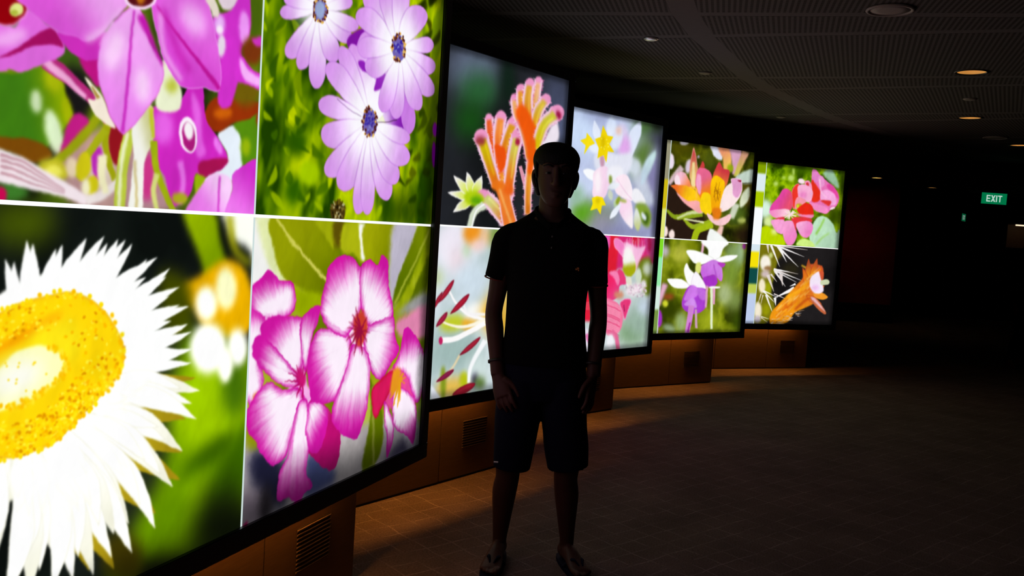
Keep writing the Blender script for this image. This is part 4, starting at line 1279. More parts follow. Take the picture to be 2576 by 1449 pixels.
t.line([(1230, 1080), (1130, 1150), (1060, 1230)], 16, 20, (160, 214, 110), 10)
t.poly([(830, 1190), (900, 1150), (1000, 1180), (1040, 1250), (830, 1240)], (206, 238, 130), 6)
PK, PL, RD = (242, 140, 196), (248, 176, 214), (232, 44, 30)
t.poly([(1005, 440), (1020, 288), (1062, 284), (1130, 366), (1240, 460), (1322, 550), (1354, 650), (1315, 744), (1262, 772), (1200, 832), (1130, 824), (1085, 760), (980, 710), (1000, 600)], (232, 116, 184), 4)
t.poly([(1020, 300), (1070, 310), (1130, 400), (1060, 440), (1015, 420)], (226, 130, 200), 6)
t.poly([(1240, 460), (1330, 560), (1345, 650), (1290, 600), (1200, 500)], (226, 70, 160), 8)
t.poly([(1008, 420), (1060, 470), (1112, 550), (1116, 650), (1060, 694), (1005, 660)], (228, 46, 26), 5)
t.poly([(1130, 560), (1220, 540), (1305, 610), (1310, 720), (1210, 730), (1120, 660)], (246, 170, 222), 6)
t.poly([(1120, 670), (1250, 680), (1230, 740), (1180, 720)], (222, 50, 50), 5)
t.blob(1130, 420, 20, 40, (226, 70, 90), 8)
t.poly([(1090, 380), (1150, 370), (1170, 470), (1120, 500)], (236, 150, 210), 5)
t.line([(1110, 400), (1130, 560), (1200, 640)], 16, 10, (250, 196, 226), 5)
t.poly([(980, 700), (1090, 720), (1200, 760), (1200, 830), (1120, 825), (1040, 790)], (246, 140, 200), 5)
t.blob(1270, 770, 34, 14, (250, 220, 230), 4, -20)
t.blob(880, 430, 44, 34, (250, 226, 236), 6, 20)
t.poly([(920, 440), (970, 420), (1010, 480), (1010, 560), (950, 540)], (246, 150, 190), 4)
t.blob(955, 470, 18, 28, (206, 50, 60), 5)
t.poly([(758, 570), (800, 480), (850, 460), (862, 560), (840, 700), (775, 775)], (236, 54, 40), 4, rim=((244, 120, 150), 10))
t.poly([(838, 490), (920, 470), (1000, 520), (1025, 600), (980, 690), (860, 660), (836, 590)], PL, 5)
t.blob(900, 600, 50, 40, (236, 130, 196), 20)
t.poly([(588, 625), (640, 540), (700, 522), (755, 570), (772, 700), (740, 790), (620, 805), (488, 805), (510, 720)], (226, 70, 160), 4, to=((600, 640), (740, 740), (232, 80, 110)))
t.poly([(484, 800), (620, 780), (725, 790), (705, 850), (620, 894), (530, 884), (486, 835)], PK, 4, to=((500, 830), (700, 810), (250, 196, 216)))
t.poly([(800, 690), (830, 630), (890, 640), (940, 690), (860, 760), (800, 780)], (246, 150, 170), 5)
t.blob(850, 740, 40, 30, (190, 150, 30), 8)
t.blob(835, 742, 16, 24, (206, 220, 40), 6)
t.poly([(826, 785), (900, 720), (950, 700), (1015, 742), (1034, 835), (1005, 888), (880, 858)], (228, 40, 22), 4)
t.poly([(800, 830), (900, 850), (1035, 850), (1000, 895), (900, 890)], (248, 140, 190), 5)
t.poly([(760, 890), (900, 878), (1010, 910), (990, 950), (830, 960), (815, 1060), (770, 960)], (232, 52, 60), 6)
t.poly([(560, 900), (660, 880), (660, 920), (560, 930)], (226, 50, 70), 6)
t.poly([(505, 920), (620, 908), (668, 936), (650, 1085), (580, 1075), (512, 985)], (244, 160, 212), 4)
t.poly([(655, 945), (765, 930), (800, 1020), (825, 1120), (772, 1222), (700, 1228), (645, 1100)], (248, 160, 212), 4, to=((690, 970), (790, 1150), (240, 130, 196)))
t.poly([(815, 965), (930, 928), (1015, 960), (1016, 1060), (950, 1140), (868, 1105)], (246, 170, 216), 4, to=((850, 1000), (980, 1080), (236, 130, 196)))
for k in range(30):
    a = rng.uniform(0, 6.28)
    t.line([(735, 850), (735 + 85 * math.cos(a), 850 + 60 * math.sin(a))], 16, 8, rng.choice([(252, 232, 236), (246, 206, 214), (250, 220, 200)]), 3, 0.8)
t.falloff(right=0.07, top=0.06, depth=0.5)
t.finish(1.1, 360, 0.8, 0.045)
PRINTS[(4, 1, 0)] = t

# ---- light box 5, bottom right: orange cactus flower
t = Print(4, 1, 1, 620, 492, (1840, 590), 4.026, (26, 23, 24))
t.mottle([(20, 18, 19), (28, 25, 26), (33, 30, 31)], 0.4, 101)
t.blob(600, 350, 90, 60, (42, 38, 22), 30)
t.poly([(240, 80), (470, 100), (440, 400), (400, 560), (440, 760), (330, 910), (200, 910)], (118, 114, 14), 8)
t.blob(450, 190, 60, 60, (110, 100, 14), 16)
t.blob(370, 540, 36, 60, (160, 166, 10), 14)
t.blob(350, 760, 40, 60, (150, 150, 8), 14)
t.blob(400, 210, 20, 30, (196, 206, 120), 8)
t.blob(345, 290, 54, 84, (250, 244, 230), 10)
t.blob(370, 345, 40, 26, (150, 110, 60), 10)
t.blob(345, 400, 50, 40, (210, 190, 190), 14)
t.blob(310, 520, 34, 74, (248, 236, 206), 8)
t.blob(268, 770, 38, 90, (240, 230, 206), 8)
t.blob(262, 860, 36, 40, (190, 180, 190), 10)
SP = [(244, 240, 240), (226, 214, 210), (250, 248, 248)]
for a, b, w in [((400, 105), (490, 328), 26), ((430, 100), (738, 226), 24), ((440, 108), (772, 156), 20), ((470, 120), (678, 328), 26), ((470, 110), (560, 280), 34), ((430, 100), (640, 190), 18), ((365, 100), (375, 190), 26), ((430, 350), (676, 400), 18), ((430, 355), (712, 466), 20), ((430, 360), (660, 485), 18), ((440, 370), (548, 528), 24), ((430, 350), (600, 420), 22), ((430, 350), (585, 378), 18), ((400, 400), (460, 480), 20), ((370, 410), (430, 580), 36), ((320, 570), (440, 690), 18), ((330, 570), (470, 640), 14), ((350, 610), (418, 796), 22), ((300, 600), (270, 700), 12), ((320, 610), (300, 700), 12), ((300, 830), (378, 856), 10), ((300, 840), (366, 890), 10), ((640, 545), (430, 645), 44), ((430, 600), (580, 665), 14), ((440, 640), (450, 720), 30), ((650, 500), (590, 525), 22), ((500, 400), (520, 520), 40)]:
    t.line([a, b], w, 3, rng.choice(SP), 1.6)
t.line([(710, 310), (760, 340)], 16, 24, (190, 150, 40), 4)
t.poly([(400, 800), (480, 700), (560, 620), (660, 510), (720, 440), (750, 345), (800, 300), (912, 318), (932, 400), (900, 570), (860, 640), (830, 700), (740, 745), (640, 795), (560, 890), (400, 910)], (240, 150, 20), 4, to=((560, 700), (850, 330), (206, 86, 40)))
t.poly([(830, 590), (910, 585), (976, 632), (930, 660), (850, 640)], (236, 150, 40), 3)
for a, b, w, c in [((770, 470), (782, 244), 62, (150, 64, 44)), ((800, 470), (868, 240), 66, (170, 70, 40)), ((820, 480), (918, 312), 80, (206, 84, 40)), ((840, 500), (935, 382), 70, (200, 80, 50)), ((780, 560), (720, 330), 60, (214, 100, 30)), ((840, 560), (945, 520), 60, (226, 120, 30)), ((760, 620), (915, 706), 66, (220, 110, 30))]:
    t.petal(a, b, w, (240, 140, 24), c, 0.02, 0.45, 0.1, 3, rim=((186, 72, 30), 6))
t.poly([(790, 640), (860, 650), (955, 780), (938, 806), (860, 740)], (196, 100, 60), 3)
t.poly([(800, 640), (850, 650), (950, 778), (900, 740)], (230, 180, 186), 4)
for k in range(150):
    x, y = rng.uniform(450, 850), rng.uniform(-70, 70)
    cx, cy = x, 830 - (x - 440) * 0.95 + y
    t.line([(cx, cy), (cx + 60, cy - 60)], 14, 6, rng.choice([(250, 180, 50), (226, 110, 20), (205, 84, 20), (246, 200, 120), (240, 150, 30)]), 4, 0.6)
t.line([(560, 640), (700, 560), (780, 480)], 40, 20, (250, 170, 20), 12)
t.line([(640, 760), (760, 660), (800, 640)], 20, 30, (196, 80, 20), 10)
t.poly([(800, 440), (850, 390), (892, 378), (908, 450), (932, 572), (850, 596), (796, 530)], (244, 230, 248), 4)
t.blob(850, 540, 40, 30, (236, 190, 236), 14)
t.poly([(890, 376), (932, 380), (930, 450), (910, 450)], (206, 84, 50), 4)
t.poly([(905, 470), (960, 452), (992, 470), (980, 505), (910, 510)], (206, 216, 176), 3)
for k in range(40):
    x = rng.uniform(390, 680)
    y = 900 - max(0, x - 480) * 0.42 + rng.uniform(-50, 14)
    t.line([(x, y), (x + rng.uniform(20, 60), y + rng.uniform(-20, 10))], 8, 3, rng.choice([(226, 206, 190), (200, 160, 120), (236, 220, 210), (150, 100, 50)]), 2, 0.8)
t.falloff(right=0.06, bottom=0.07, depth=0.55)
t.finish(0.6, 380, 0.7, 0.045)
PRINTS[(4, 1, 1)] = t

# ---- left-hand prints, mostly hidden behind the neighbouring box
for bx, row, seed, cols, spots in [
        (1, 0, 201, [(40, 60, 20), (96, 120, 30), (150, 160, 60)], [(0.5, 0.5, (236, 190, 60)), (0.3, 0.4, (240, 210, 120))]),
        (1, 1, 202, [(120, 140, 110), (170, 180, 160), (206, 214, 210)], [(0.5, 0.5, (190, 60, 90)), (0.7, 0.6, (226, 120, 140))]),
        (2, 0, 203, [(70, 90, 50), (130, 150, 90), (170, 180, 150)], [(0.4, 0.5, (226, 206, 236)), (0.6, 0.4, (240, 230, 246))]),
        (2, 1, 204, [(90, 30, 40), (170, 60, 90), (220, 130, 160)], [(0.5, 0.5, (240, 200, 210)), (0.3, 0.6, (210, 40, 80))]),
        (3, 0, 205, [(150, 140, 100), (206, 200, 120), (226, 220, 170)], [(0.5, 0.5, (240, 240, 190)), (0.3, 0.4, (220, 200, 60))]),
        (3, 1, 206, [(60, 140, 50), (140, 200, 140), (220, 240, 226)], [(0.5, 0.5, (246, 250, 246)), (0.6, 0.7, (180, 80, 200))]),
        (4, 0, 207, [(110, 150, 0), (190, 215, 40), (236, 246, 250)], [(0.5, 0.5, (250, 252, 255)), (0.4, 0.6, (236, 244, 252))]),
        (4, 1, 208, [(150, 170, 60), (200, 210, 190), (236, 230, 150)], [(0.5, 0.5, (240, 220, 20)), (0.3, 0.6, (20, 70, 60))])]:
    org = {1: (1070, 80), 2: (1420, 240), 3: (1650, 340), 4: (1860, 390)}[bx]
    t = Print(bx, 0, row, 420, 334, org, 1.0, cols[1])
    t.mottle(cols, 0.3, seed)
    for u, v, c in spots:
        cx, cy = u * t.W, v * t.H
        yy, xx = np.mgrid[0:t.H, 0:t.W]
        an = np.arctan2(yy - cy, xx - cx)
        k = np.clip((0.28 * t.H * (0.75 + 0.25 * np.cos(6 * an)) - np.hypot(xx - cx, yy - cy)) / 6.0, 0, 1)[..., None]
        t.img = t.img * (1 - k) + col(c) * k
    if bx == 3:
        rows = [(0.0, 0.4, (150, 146, 120)), (0.4, 0.7, (206, 186, 20)), (0.7, 1.0, (226, 232, 120))] if row == 0 else [(0, 0.2, (130, 220, 40)), (0.2, 0.5, (150, 236, 170)), (0.5, 0.75, (214, 236, 226)), (0.75, 1.0, (120, 150, 70))]
    elif bx == 4:
        rows = [(0.0, 0.14, (130, 160, 0)), (0.14, 0.36, (220, 236, 240)), (0.36, 0.55, (170, 200, 0)), (0.55, 1.0, (248, 252, 255))] if row == 0 else [(0, 0.1, (214, 230, 240)), (0.1, 0.3, (246, 226, 10)), (0.3, 0.5, (16, 74, 70)), (0.5, 0.62, (190, 205, 80)), (0.62, 1.0, (190, 205, 236))]
    else:
        rows = []
    x0 = int(t.W * 0.84)
    for a, b, c in rows:
        t.img[int(a * t.H):int(b * t.H), x0:] = col(c)
    if rows:
        t.img[:, x0 - 8:] = gblur(t.img[:, x0 - 8:], 3)
    t.falloff(left=0.06, bottom=0.05 if row else 0, top=0 if row else 0.05, depth=0.6)
    PRINTS[(bx, 0, row)] = t

# ------------------------------------------------------------------ room shell
CX, CY = 12.4, 1.2            # centre of the arc that the displays, the ceiling strip and the back wall follow
CEIL = 2.75
struct(mesh_obj('floor', [(-6, -5, 0), (16, -5, 0), (16, 26, 0), (-6, 26, 0), (-6, -5, -0.1), (16, -5, -0.1), (16, 26, -0.1), (-6, 26, -0.1)],
                [(0, 1, 2, 3), (7, 6, 5, 4), (0, 4, 5, 1), (1, 5, 6, 2), (2, 6, 7, 3), (3, 7, 4, 0)], M['carpet']),
       'dark brown carpet with a faint grid of pale lines', 'floor')
ceiling = struct(box('ceiling', -6, 16, -5, 26, CEIL, CEIL + 0.15, M['plaster']), 'grey plaster ceiling with perforated bays', 'ceiling')
struct(box('wall_front', -6, 16, -5.2, -5, 0, CEIL, M['black']), 'black wall facing the displays', 'wall')
struct(box('wall_right', 16, 16.2, -5, 26, 0, CEIL, M['black']), 'black side wall', 'wall')
struct(box('wall_far', -6, 16, 26, 26.2, 0, CEIL, M['dark']), 'charcoal wall at the far end of the hall', 'wall')
# curved back wall behind the displays
vs, fs = [], []
N = 40
for k in range(N + 1):
    a = math.radians(200 - (200 - 127) * k / N)
    for r, z in ((14.45, 0), (14.45, CEIL), (14.6, CEIL), (14.6, 0)):
        vs.append((CX + r * math.cos(a), CY + r * math.sin(a), z))
for k in range(N):
    b = 4 * k
    for i in range(4):
        j = (i + 1) % 4
        fs.append((b + i, b + j, b + 4 + j, b + 4 + i))
fs += [(0, 1, 2, 3), (4 * N + 3, 4 * N + 2, 4 * N + 1, 4 * N)]
struct(mesh_obj('wall_back', vs, fs, M['black']), 'curved black wall behind the light boxes', 'wall')
# dropped black header where the hall opens out past the last display
struct(box('trim_1', 3.6, 15.9, 12.6, 12.85, 2.60, CEIL, M['black']), 'black dropped header across the hall', 'header')
# red feature wall beyond the last light box, on a black skirting
rw = struct(box('wall_red', 3.6, 7.45, 17.3, 17.5, 0.36, CEIL, M['red']), 'dark red wall beyond the last light box', 'wall')
struct(box('baseboard_red', 3.6, 7.5, 17.27, 17.5, 0.0, 0.36, M['black']), 'tall black skirting under the red wall', 'skirting')

# perforated bays of the ceiling, set 3 mm proud of the plaster, either side of the plain curved strip
def bay(corners, ang, name='perforated_panel'):
    """corners: four (x, y) in order; slot rows run along local y, turned by ang"""
    c = sum((Vector(p) for p in corners), Vector((0, 0))) / 4
    ca, sa = math.cos(-ang), math.sin(-ang)
    loc = [((p[0] - c.x) * ca - (p[1] - c.y) * sa, (p[0] - c.x) * sa + (p[1] - c.y) * ca) for p in corners]
    v = [(x, y, 0.0) for x, y in loc] + [(x, y, -0.001) for x, y in loc]
    o = mesh_obj(name, v, [(0, 1, 2, 3), (7, 6, 5, 4), (0, 4, 5, 1), (1, 5, 6, 2), (2, 6, 7, 3), (3, 7, 4, 0)], M['perf'], ceiling)
    o.location = (c.x, c.y, CEIL)
    o.rotation_euler = (0, 0, ang)
    return o


def cross_line(k, side):
    """crossing plain strip: a point on the curved strip and its direction"""
    th = math.radians(153.8 - 9.9 * k)
    ph = math.radians(-21.2 - 8.0 * k)
    c = Vector((CX + 12.2 * math.cos(th), CY + 12.2 * math.sin(th)))
    u = Vector((math.cos(ph), math.sin(ph)))
    tg = Vector((-u.y, u.x))
    ph -= math.radians(0.6) * side
    u = Vector((math.cos(ph), math.sin(ph)))
    return c + tg * (0.76 * side), u, Vector((-u.y, u.x)), ph


def on_radius(p, u, r):
    """point on the line p + s*u at distance r from the arc centre (left-hand root)"""
    d = p - Vector((CX, CY))
    b = d.dot(u)
    q = b * b - (d.length_squared - r * r)
    return p + u * (-b - math.sqrt(max(q, 0)))


for k in range(-3, 5):
    lo, hi, nx = cross_line(k, -1), cross_line(k, 1), cross_line(k + 1, -1)
    for (A, B) in ((lo, hi), (hi, nx)):
        ang = (A[3] + B[3]) / 2
        pa, pb = A[0] + A[2] * 0.045, B[0] - B[2] * 0.045
        bay([on_radius(pa, A[1], 14.3), on_radius(pa, A[1], 12.28), on_radius(pb, B[1], 12.28), on_radius(pb, B[1], 14.3)], ang)
        bay([on_radius(pa, A[1], 12.12), on_radius(pa, A[1], 8.8), on_radius(pb, B[1], 8.8), on_radius(pb, B[1], 12.12)], ang)

# ------------------------------------------------------------------ light boxes
FW = 0.055
PLINTH_Y = 0.1726
NAMES = [('light box of pink tobacco flowers, lilac daisies, a strawflower and desert roses', ),
         ('light box of orange kangaroo paw over pale blossom with red anthers', ),
         ('light box of white and yellow bell flowers over a pink blossom', ),
         ('light box of orange lilies over white and violet fuchsias', ),
         ('light box of coral geraniums over an orange cactus flower, nearest the red wall', )]
PRINT_LABELS = {(0, 0, 0): 'backlit print of pink tobacco flowers', (0, 1, 0): 'backlit print of three lilac daisies', (0, 0, 1): 'backlit print of a white strawflower',
                (0, 1, 1): 'backlit print of magenta and white desert roses', (1, 1, 0): 'backlit print of orange kangaroo paw', (1, 1, 1): 'backlit print of pale blossom with red anthers',
                (2, 1, 0): 'backlit print of white bells with yellow stars', (2, 1, 1): 'backlit print of a pink and red blossom', (3, 1, 0): 'backlit print of orange and pink lilies',
                (3, 1, 1): 'backlit print of white and violet fuchsias', (4, 1, 0): 'backlit print of coral geraniums', (4, 1, 1): 'backlit print of an orange cactus flower'}
slat_mesh = None
for i, (bx, by, ba) in enumerate(BOXES):
    root = empty('light_box_display', (bx, by, 0), math.radians(ba))
    tag(root, NAMES[i][0], 'light box', 'curved row of flower light boxes')
    L = -2 * TILE_W
    g = 0.0045
    for cidx in (0, 1):
        for row in (0, 1):
            x0, x1 = (L, -TILE_W - g) if cidx == 0 else (-TILE_W + g, 0)
            z0, z1 = (MID + g, TOP) if row == 0 else (BOT, MID - g)
            me = bpy.data.meshes.new('flower_print')
            me.from_pydata([(x0, 0, z0), (x1, 0, z0), (x1, 0, z1), (x0, 0, z1), (x0, 0.004, z0), (x1, 0.004, z0), (x1, 0.004, z1), (x0, 0.004, z1)], [],
                           [(0, 1, 2, 3), (7, 6, 5, 4), (0, 4, 5, 1), (1, 5, 6, 2), (2, 6, 7, 3), (3, 7, 4, 0)])
            uv = me.uv_layers.new(name='print')
            tz0, tz1 = (MID, TOP) if row == 0 else (BOT, MID)
            tx0 = L if cidx == 0 else -TILE_W
            for lp in me.loops:
                co = me.vertices[lp.vertex_index].co
                uv.data[lp.index].uv = ((co.x - tx0) / TILE_W, (co.z - tz0) / (tz1 - tz0))
            me.materials.append(PRINTS[(i, cidx, row)].material('flower_print_%d%d%d' % (i, cidx, row)))
            pr = link(bpy.data.objects.new('flower_print', me), root)
            if (i, cidx, row) in PRINT_LABELS:
                pr['label'] = PRINT_LABELS[(i, cidx, row)]
    box('divider', -TILE_W - g, -TILE_W + g, 0.001, 0.005, BOT, TOP, M['grey_gap'], root)
    box('divider', L, -0.001, 0.0005, 0.0045, MID - g, MID + g, M['white_gap'], root)
    # black frame
    box('frame_rail', L - FW, FW, -0.014, 0.075, TOP, TOP + FW, M['frame'], root, 0.003)
    box('frame_rail', L - FW, FW, -0.014, 0.075, BOT - FW - 0.008, BOT, M['frame'], root, 0.003)
    box('frame_stile', 0, FW, -0.014, 0.075, BOT, TOP, M['frame'], root, 0.003)
    box('frame_stile', L - FW, L, -0.014, 0.075, BOT, TOP, M['frame'], root, 0.003)
    box('cabinet_back', L, 0, 0.006, 0.07, BOT, TOP, M['black'], root)
    box('support_spine', L + 0.2, -0.2, 0.178, 0.40, 0.86, TOP - 0.1, M['black'], root)
    box('lamp_channel', L + 0.12, -0.12, 0.072, PLINTH_Y, 0.582, 0.60, M['black'], root)
    box('lamp_strip', L + 0.45, -0.42, 0.134, 0.154, 0.572, 0.582, M['warm'], root)
    # timber plinth in three boards with joints
    for (p0, p1) in ((-2.06, -1.478), (-1.474, -0.757), (-0.753, -0.17)):
        box('plinth_board', p0, p1, PLINTH_Y, PLINTH_Y + 0.02, 0.012, 0.855, M['wood'], root, 0.0015)
    box('plinth_core', -2.06, -0.17, PLINTH_Y + 0.02, 0.46, 0.0, 0.855, M['wood'], root)
    box('recessed_kick', -2.055, -0.175, PLINTH_Y + 0.006, PLINTH_Y + 0.02, 0.0, 0.012, M['slot'], root)
    # ventilation grille
    gr = box('vent_grille', -0.572, -0.362, PLINTH_Y - 0.002, PLINTH_Y, 0.168, 0.328, M['slot'], root)
    if slat_mesh is None:
        bm = bmesh.new()
        vsl = [bm.verts.new(p) for p in ((-0.105, 0, -0.0035), (0.105, 0, -0.0035), (0.105, -0.0015, -0.0035), (-0.105, -0.0015, -0.0035),
                                         (-0.105, 0, 0.0035), (0.105, 0, 0.0035), (0.105, -0.006, 0.0035), (-0.105, -0.006, 0.0035))]
        for f in ((0, 3, 2, 1), (4, 5, 6, 7), (0, 1, 5, 4), (1, 2, 6, 5), (2, 3, 7, 6), (3, 0, 4, 7)):
            bm.faces.new([vsl[q] for q in f])
        slat_mesh = bpy.data.meshes.new('slat')
        bm.to_mesh(slat_mesh)
        bm.free()
        slat_mesh.materials.append(M['wood'])
    for k in range(11):
        s = link(bpy.data.objects.new('slat', slat_mesh), gr)
        s.location = (-0.467, PLINTH_Y - 0.002, 0.174 + k * 0.0148)

# ------------------------------------------------------------------ ceiling fittings
DL = [(3.22, 6.48, 7.0, 'downlight with a lit gold reflector, in the bay nearest the large round speaker'),
      (4.30, 8.60, 7.0, 'downlight with a lit gold reflector, next to the dim grey sensor'),
      (5.81, 10.41, 9.0, 'downlight with a lit gold reflector beside the smaller far speaker'),
      (6.57, 16.34, 60.0, 'downlight glowing past the header above the red wall'),
      (8.34, 17.92, 10.0, 'downlight glowing past the header beside the hanging exit sign')]


def cutout(o, holes):
    """round holes through a ceiling object"""
    for (x, y, r) in holes:
        cyl = lathe('cutter', [(r, CEIL - 0.1), (r, CEIL + 0.3)], M['plaster'], None, 32)
        cyl.location = (x, y, 0)
        md = o.modifiers.new('hole', 'BOOLEAN')
        md.operation = 'DIFFERENCE'
        md.solver = 'EXACT'
        md.object = cyl
        bpy.context.view_layer.update()
        dg = bpy.context.evaluated_depsgraph_get()
        new = bpy.data.meshes.new_from_object(o.evaluated_get(dg))
        o.modifiers.clear()
        o.data = new
        bpy.data.objects.remove(cyl)


RW = 0.1
bpy.context.view_layer.update()
cutout(ceiling, [(x, y, RW) for x, y, _, _ in DL])
for o in list(ceiling.children):
    bb = [o.matrix_world @ Vector(c) for c in o.bound_box]
    x0, x1, y0, y1 = min(p.x for p in bb), max(p.x for p in bb), min(p.y for p in bb), max(p.y for p in bb)
    hs = [(x, y, RW) for x, y, _, _ in DL if x0 - RW < x < x1 + RW and y0 - RW < y < y1 + RW]
    if hs:
        cutout(o, hs)
for x, y, gl, lb in DL:
    root = empty('downlight', (x, y, CEIL))
    tag(root, lb, 'downlight', 'recessed downlights')
    lathe('trim_ring', [(RW * 1.16, -0.0015), (RW * 1.16, -0.006), (RW * 1.04, -0.009), (RW * 0.97, -0.006), (RW * 0.97, 0.004)], M['frame'], root, cap=False)
    lathe('reflector', [(RW * 0.97, 0.0), (RW * 0.95, 0.03), (RW * 0.84, 0.07), (RW * 0.6, 0.105), (RW * 0.3, 0.12), (0.0, 0.125)], M['reflector'], root, cap=False)
    lathe('lamp', [(0.0, 0.078), (0.03, 0.082), (0.036, 0.095), (0.03, 0.112), (0.0, 0.114)], emit('downlight_lamp', (1.0, 0.70, 0.36), gl), root, 20)


def speaker(x, y, label):
    root = empty('ceiling_speaker', (x, y, CEIL))
    tag(root, label, 'speaker', 'round ceiling speakers')
    lathe('rim', [(0.125, -0.003), (0.127, -0.010), (0.120, -0.016), (0.108, -0.014), (0.108, -0.003)], M['grey_mesh'], root, 48)
    lathe('mesh_grille', [(0.0, -0.012), (0.06, -0.0115), (0.107, -0.009), (0.107, -0.003), (0.0, -0.003)], M['grey_mesh'], root, 48)


speaker(1.98, 4.95, 'large round grey ceiling speaker with a pale rim')
speaker(5.23, 9.86, 'round grey ceiling speaker beside the farthest gold downlight')


def detector(x, y, r, material, label, name='smoke_detector'):
    root = empty(name, (x, y, CEIL))
    tag(root, label, 'detector', 'small ceiling sensors')
    lathe('base_plate', [(r, -0.001), (r, -0.006), (r * 0.94, -0.009), (0, -0.009)], material, root)
    lathe('dome', [(r * 0.9, -0.009), (r * 0.75, -0.013), (r * 0.45, -0.016), (0.0, -0.017)], material, root)


detector(0.83, 6.05, 0.05, M['satin'], 'white disc-shaped smoke detector on the ceiling strip near the kangaroo paw light box')
detector(1.43, 7.14, 0.05, M['grey_mesh'], 'grey ceiling sensor beside the plain curved strip')
detector(2.11, 9.61, 0.05, M['white'], 'pale ceiling sensor above the orange lilies light box')
detector(2.69, 9.32, 0.05, M['grey_mesh'], 'grey ceiling sensor between the curved strip and the pale sensor')
detector(3.77, 7.57, 0.055, M['grey_mesh'], 'grey ceiling sensor between two gold downlights')

# ------------------------------------------------------------------ exit signs
def exit_sign(loc, rotz, glow, label):
    root = empty('exit_sign', loc, rotz)
    tag(root, label, 'exit sign', 'green exit signs')
    box('housing', -0.19, 0.19, -0.02, 0.03, -0.085, 0.085, M['frame'], root, 0.004)
    box('green_face', -0.182, 0.182, -0.023, -0.0205, -0.077, 0.077, emit('exit_green', (0.0, 0.19, 0.065), glow), root)
    for sx in (-0.12, 0.12):
        lathe('hanger_rod', [(0.006, 0.085), (0.006, CEIL - loc[2] - 0.002)], M['frame'], root, 10).location = (sx, 0.005, 0)
    wm = emit('exit_white', (0.50, 0.72, 0.62), glow)
    h, s = 0.092, 0.016
    y0, y1 = -0.0245, -0.0232

    def letter(name, x, boxes, slants=()):
        bm = bmesh.new()
        for (a, b, c, d) in boxes:
            bm_box(bm, x + a, x + b, y0, y1, c - h / 2, d - h / 2)
        for (ax, az, bx_, bz) in slants:
            v = [bm.verts.new((x + px, py, pz - h / 2)) for py in (y0, y1) for px, pz in ((ax - s * 0.6, az), (ax + s * 0.6, az), (bx_ + s * 0.6, bz), (bx_ - s * 0.6, bz))]
            for f in ((0, 1, 2, 3), (7, 6, 5, 4), (0, 4, 5, 1), (1, 5, 6, 2), (2, 6, 7, 3), (3, 7, 4, 0)):
                bm.faces.new([v[q] for q in f])
        return bm_obj(name, bm, wm, root)
    letter('letter_e', -0.112, [(0, s, 0, h), (0, 0.056, 0, s), (0, 0.052, h / 2 - s / 2, h / 2 + s / 2), (0, 0.056, h - s, h)])
    letter('letter_x', -0.046, [], [(0.008, 0, 0.054, h), (0.054, 0, 0.008, h)])
    letter('letter_i', 0.026, [(0, s, 0, h)])
    letter('letter_t', 0.052, [(0, 0.062, h - s, h), (0.023, 0.023 + s, 0, h)])


exit_sign((6.66, 12.45, 2.245), math.radians(3), 0.9, 'green lit exit sign hanging in front of the header')
exit_sign((9.35, 18.6, 2.22), math.radians(52), 0.40, 'far green exit sign turned almost edge on, beyond the hanging one')

# ------------------------------------------------------------------ lit timber showcase at the far end of the hall
sc_ = empty('showcase', (11.75, 20.0, 0))
tag(sc_, 'timber showcase with a lamp bar on top, behind the walking visitor', 'showcase')
box('base_cabinet', -0.7, 0.7, 0.0, 0.45, 0.0, 0.85, M['dark'], sc_, 0.004)
box('back_panel', -0.7, 0.7, 0.42, 0.45, 0.85, 2.2, M['wood'], sc_)
for sx in (-0.7, 0.66):
    box('side_post', sx, sx + 0.04, 0.0, 0.42, 0.85, 2.2, M['wood'], sc_)
for z in (1.25, 1.65):
    box('shelf', -0.66, 0.66, 0.06, 0.42, z, z + 0.025, M['wood'], sc_)
box('cornice', -0.72, 0.72, -0.02, 0.46, 2.2, 2.24, M['wood'], sc_)
box('lamp_bar', -0.45, 0.1, 0.02, 0.07, 2.17, 2.2, emit('showcase_lamp', (1.0, 0.72, 0.48), 1.3), sc_)

# ------------------------------------------------------------------ people
def ring(c, rx, ry, t, n=18, ref=(1, 0, 0), sq=1.0):
    """ellipse of half-widths rx (towards ref) and ry, square to direction t"""
    t = Vector(t).normalized()
    e1 = Vector(ref) - t * Vector(ref).dot(t)
    e1.normalize()
    e2 = t.cross(e1)
    out = []
    for k in range(n):
        a = 2 * math.pi * k / n
        ca, sa = math.cos(a), math.sin(a)
        out.append(Vector(c) + e1 * (rx * math.copysign(abs(ca) ** sq, ca)) + e2 * (ry * math.copysign(abs(sa) ** sq, sa)))
    return out


def limb(V, F, secs, n=18, ref=(1, 0, 0), sq=1.0, sub=3):
    """loft through sections (x, y, z, rx, ry), smoothed with a spline; appended to V, F"""
    S = open_spline(np.array(secs, float), sub)
    P = [Vector(s[:3]) for s in S]
    base = len(V)
    m = len(P)
    for i in range(m):
        t = (P[min(i + 1, m - 1)] - P[max(i - 1, 0)])
        V.extend(ring(P[i], max(S[i][3], 0.002), max(S[i][4], 0.002), t, n, ref, sq))
    for i in range(m - 1):
        for k in range(n):
            k2 = (k + 1) % n
            F.append((base + i * n + k, base + i * n + k2, base + (i + 1) * n + k2, base + (i + 1) * n + k))
    F.append(tuple(base + k for k in range(n))[::-1])
    F.append(tuple(base + (m - 1) * n + k for k in range(n)))


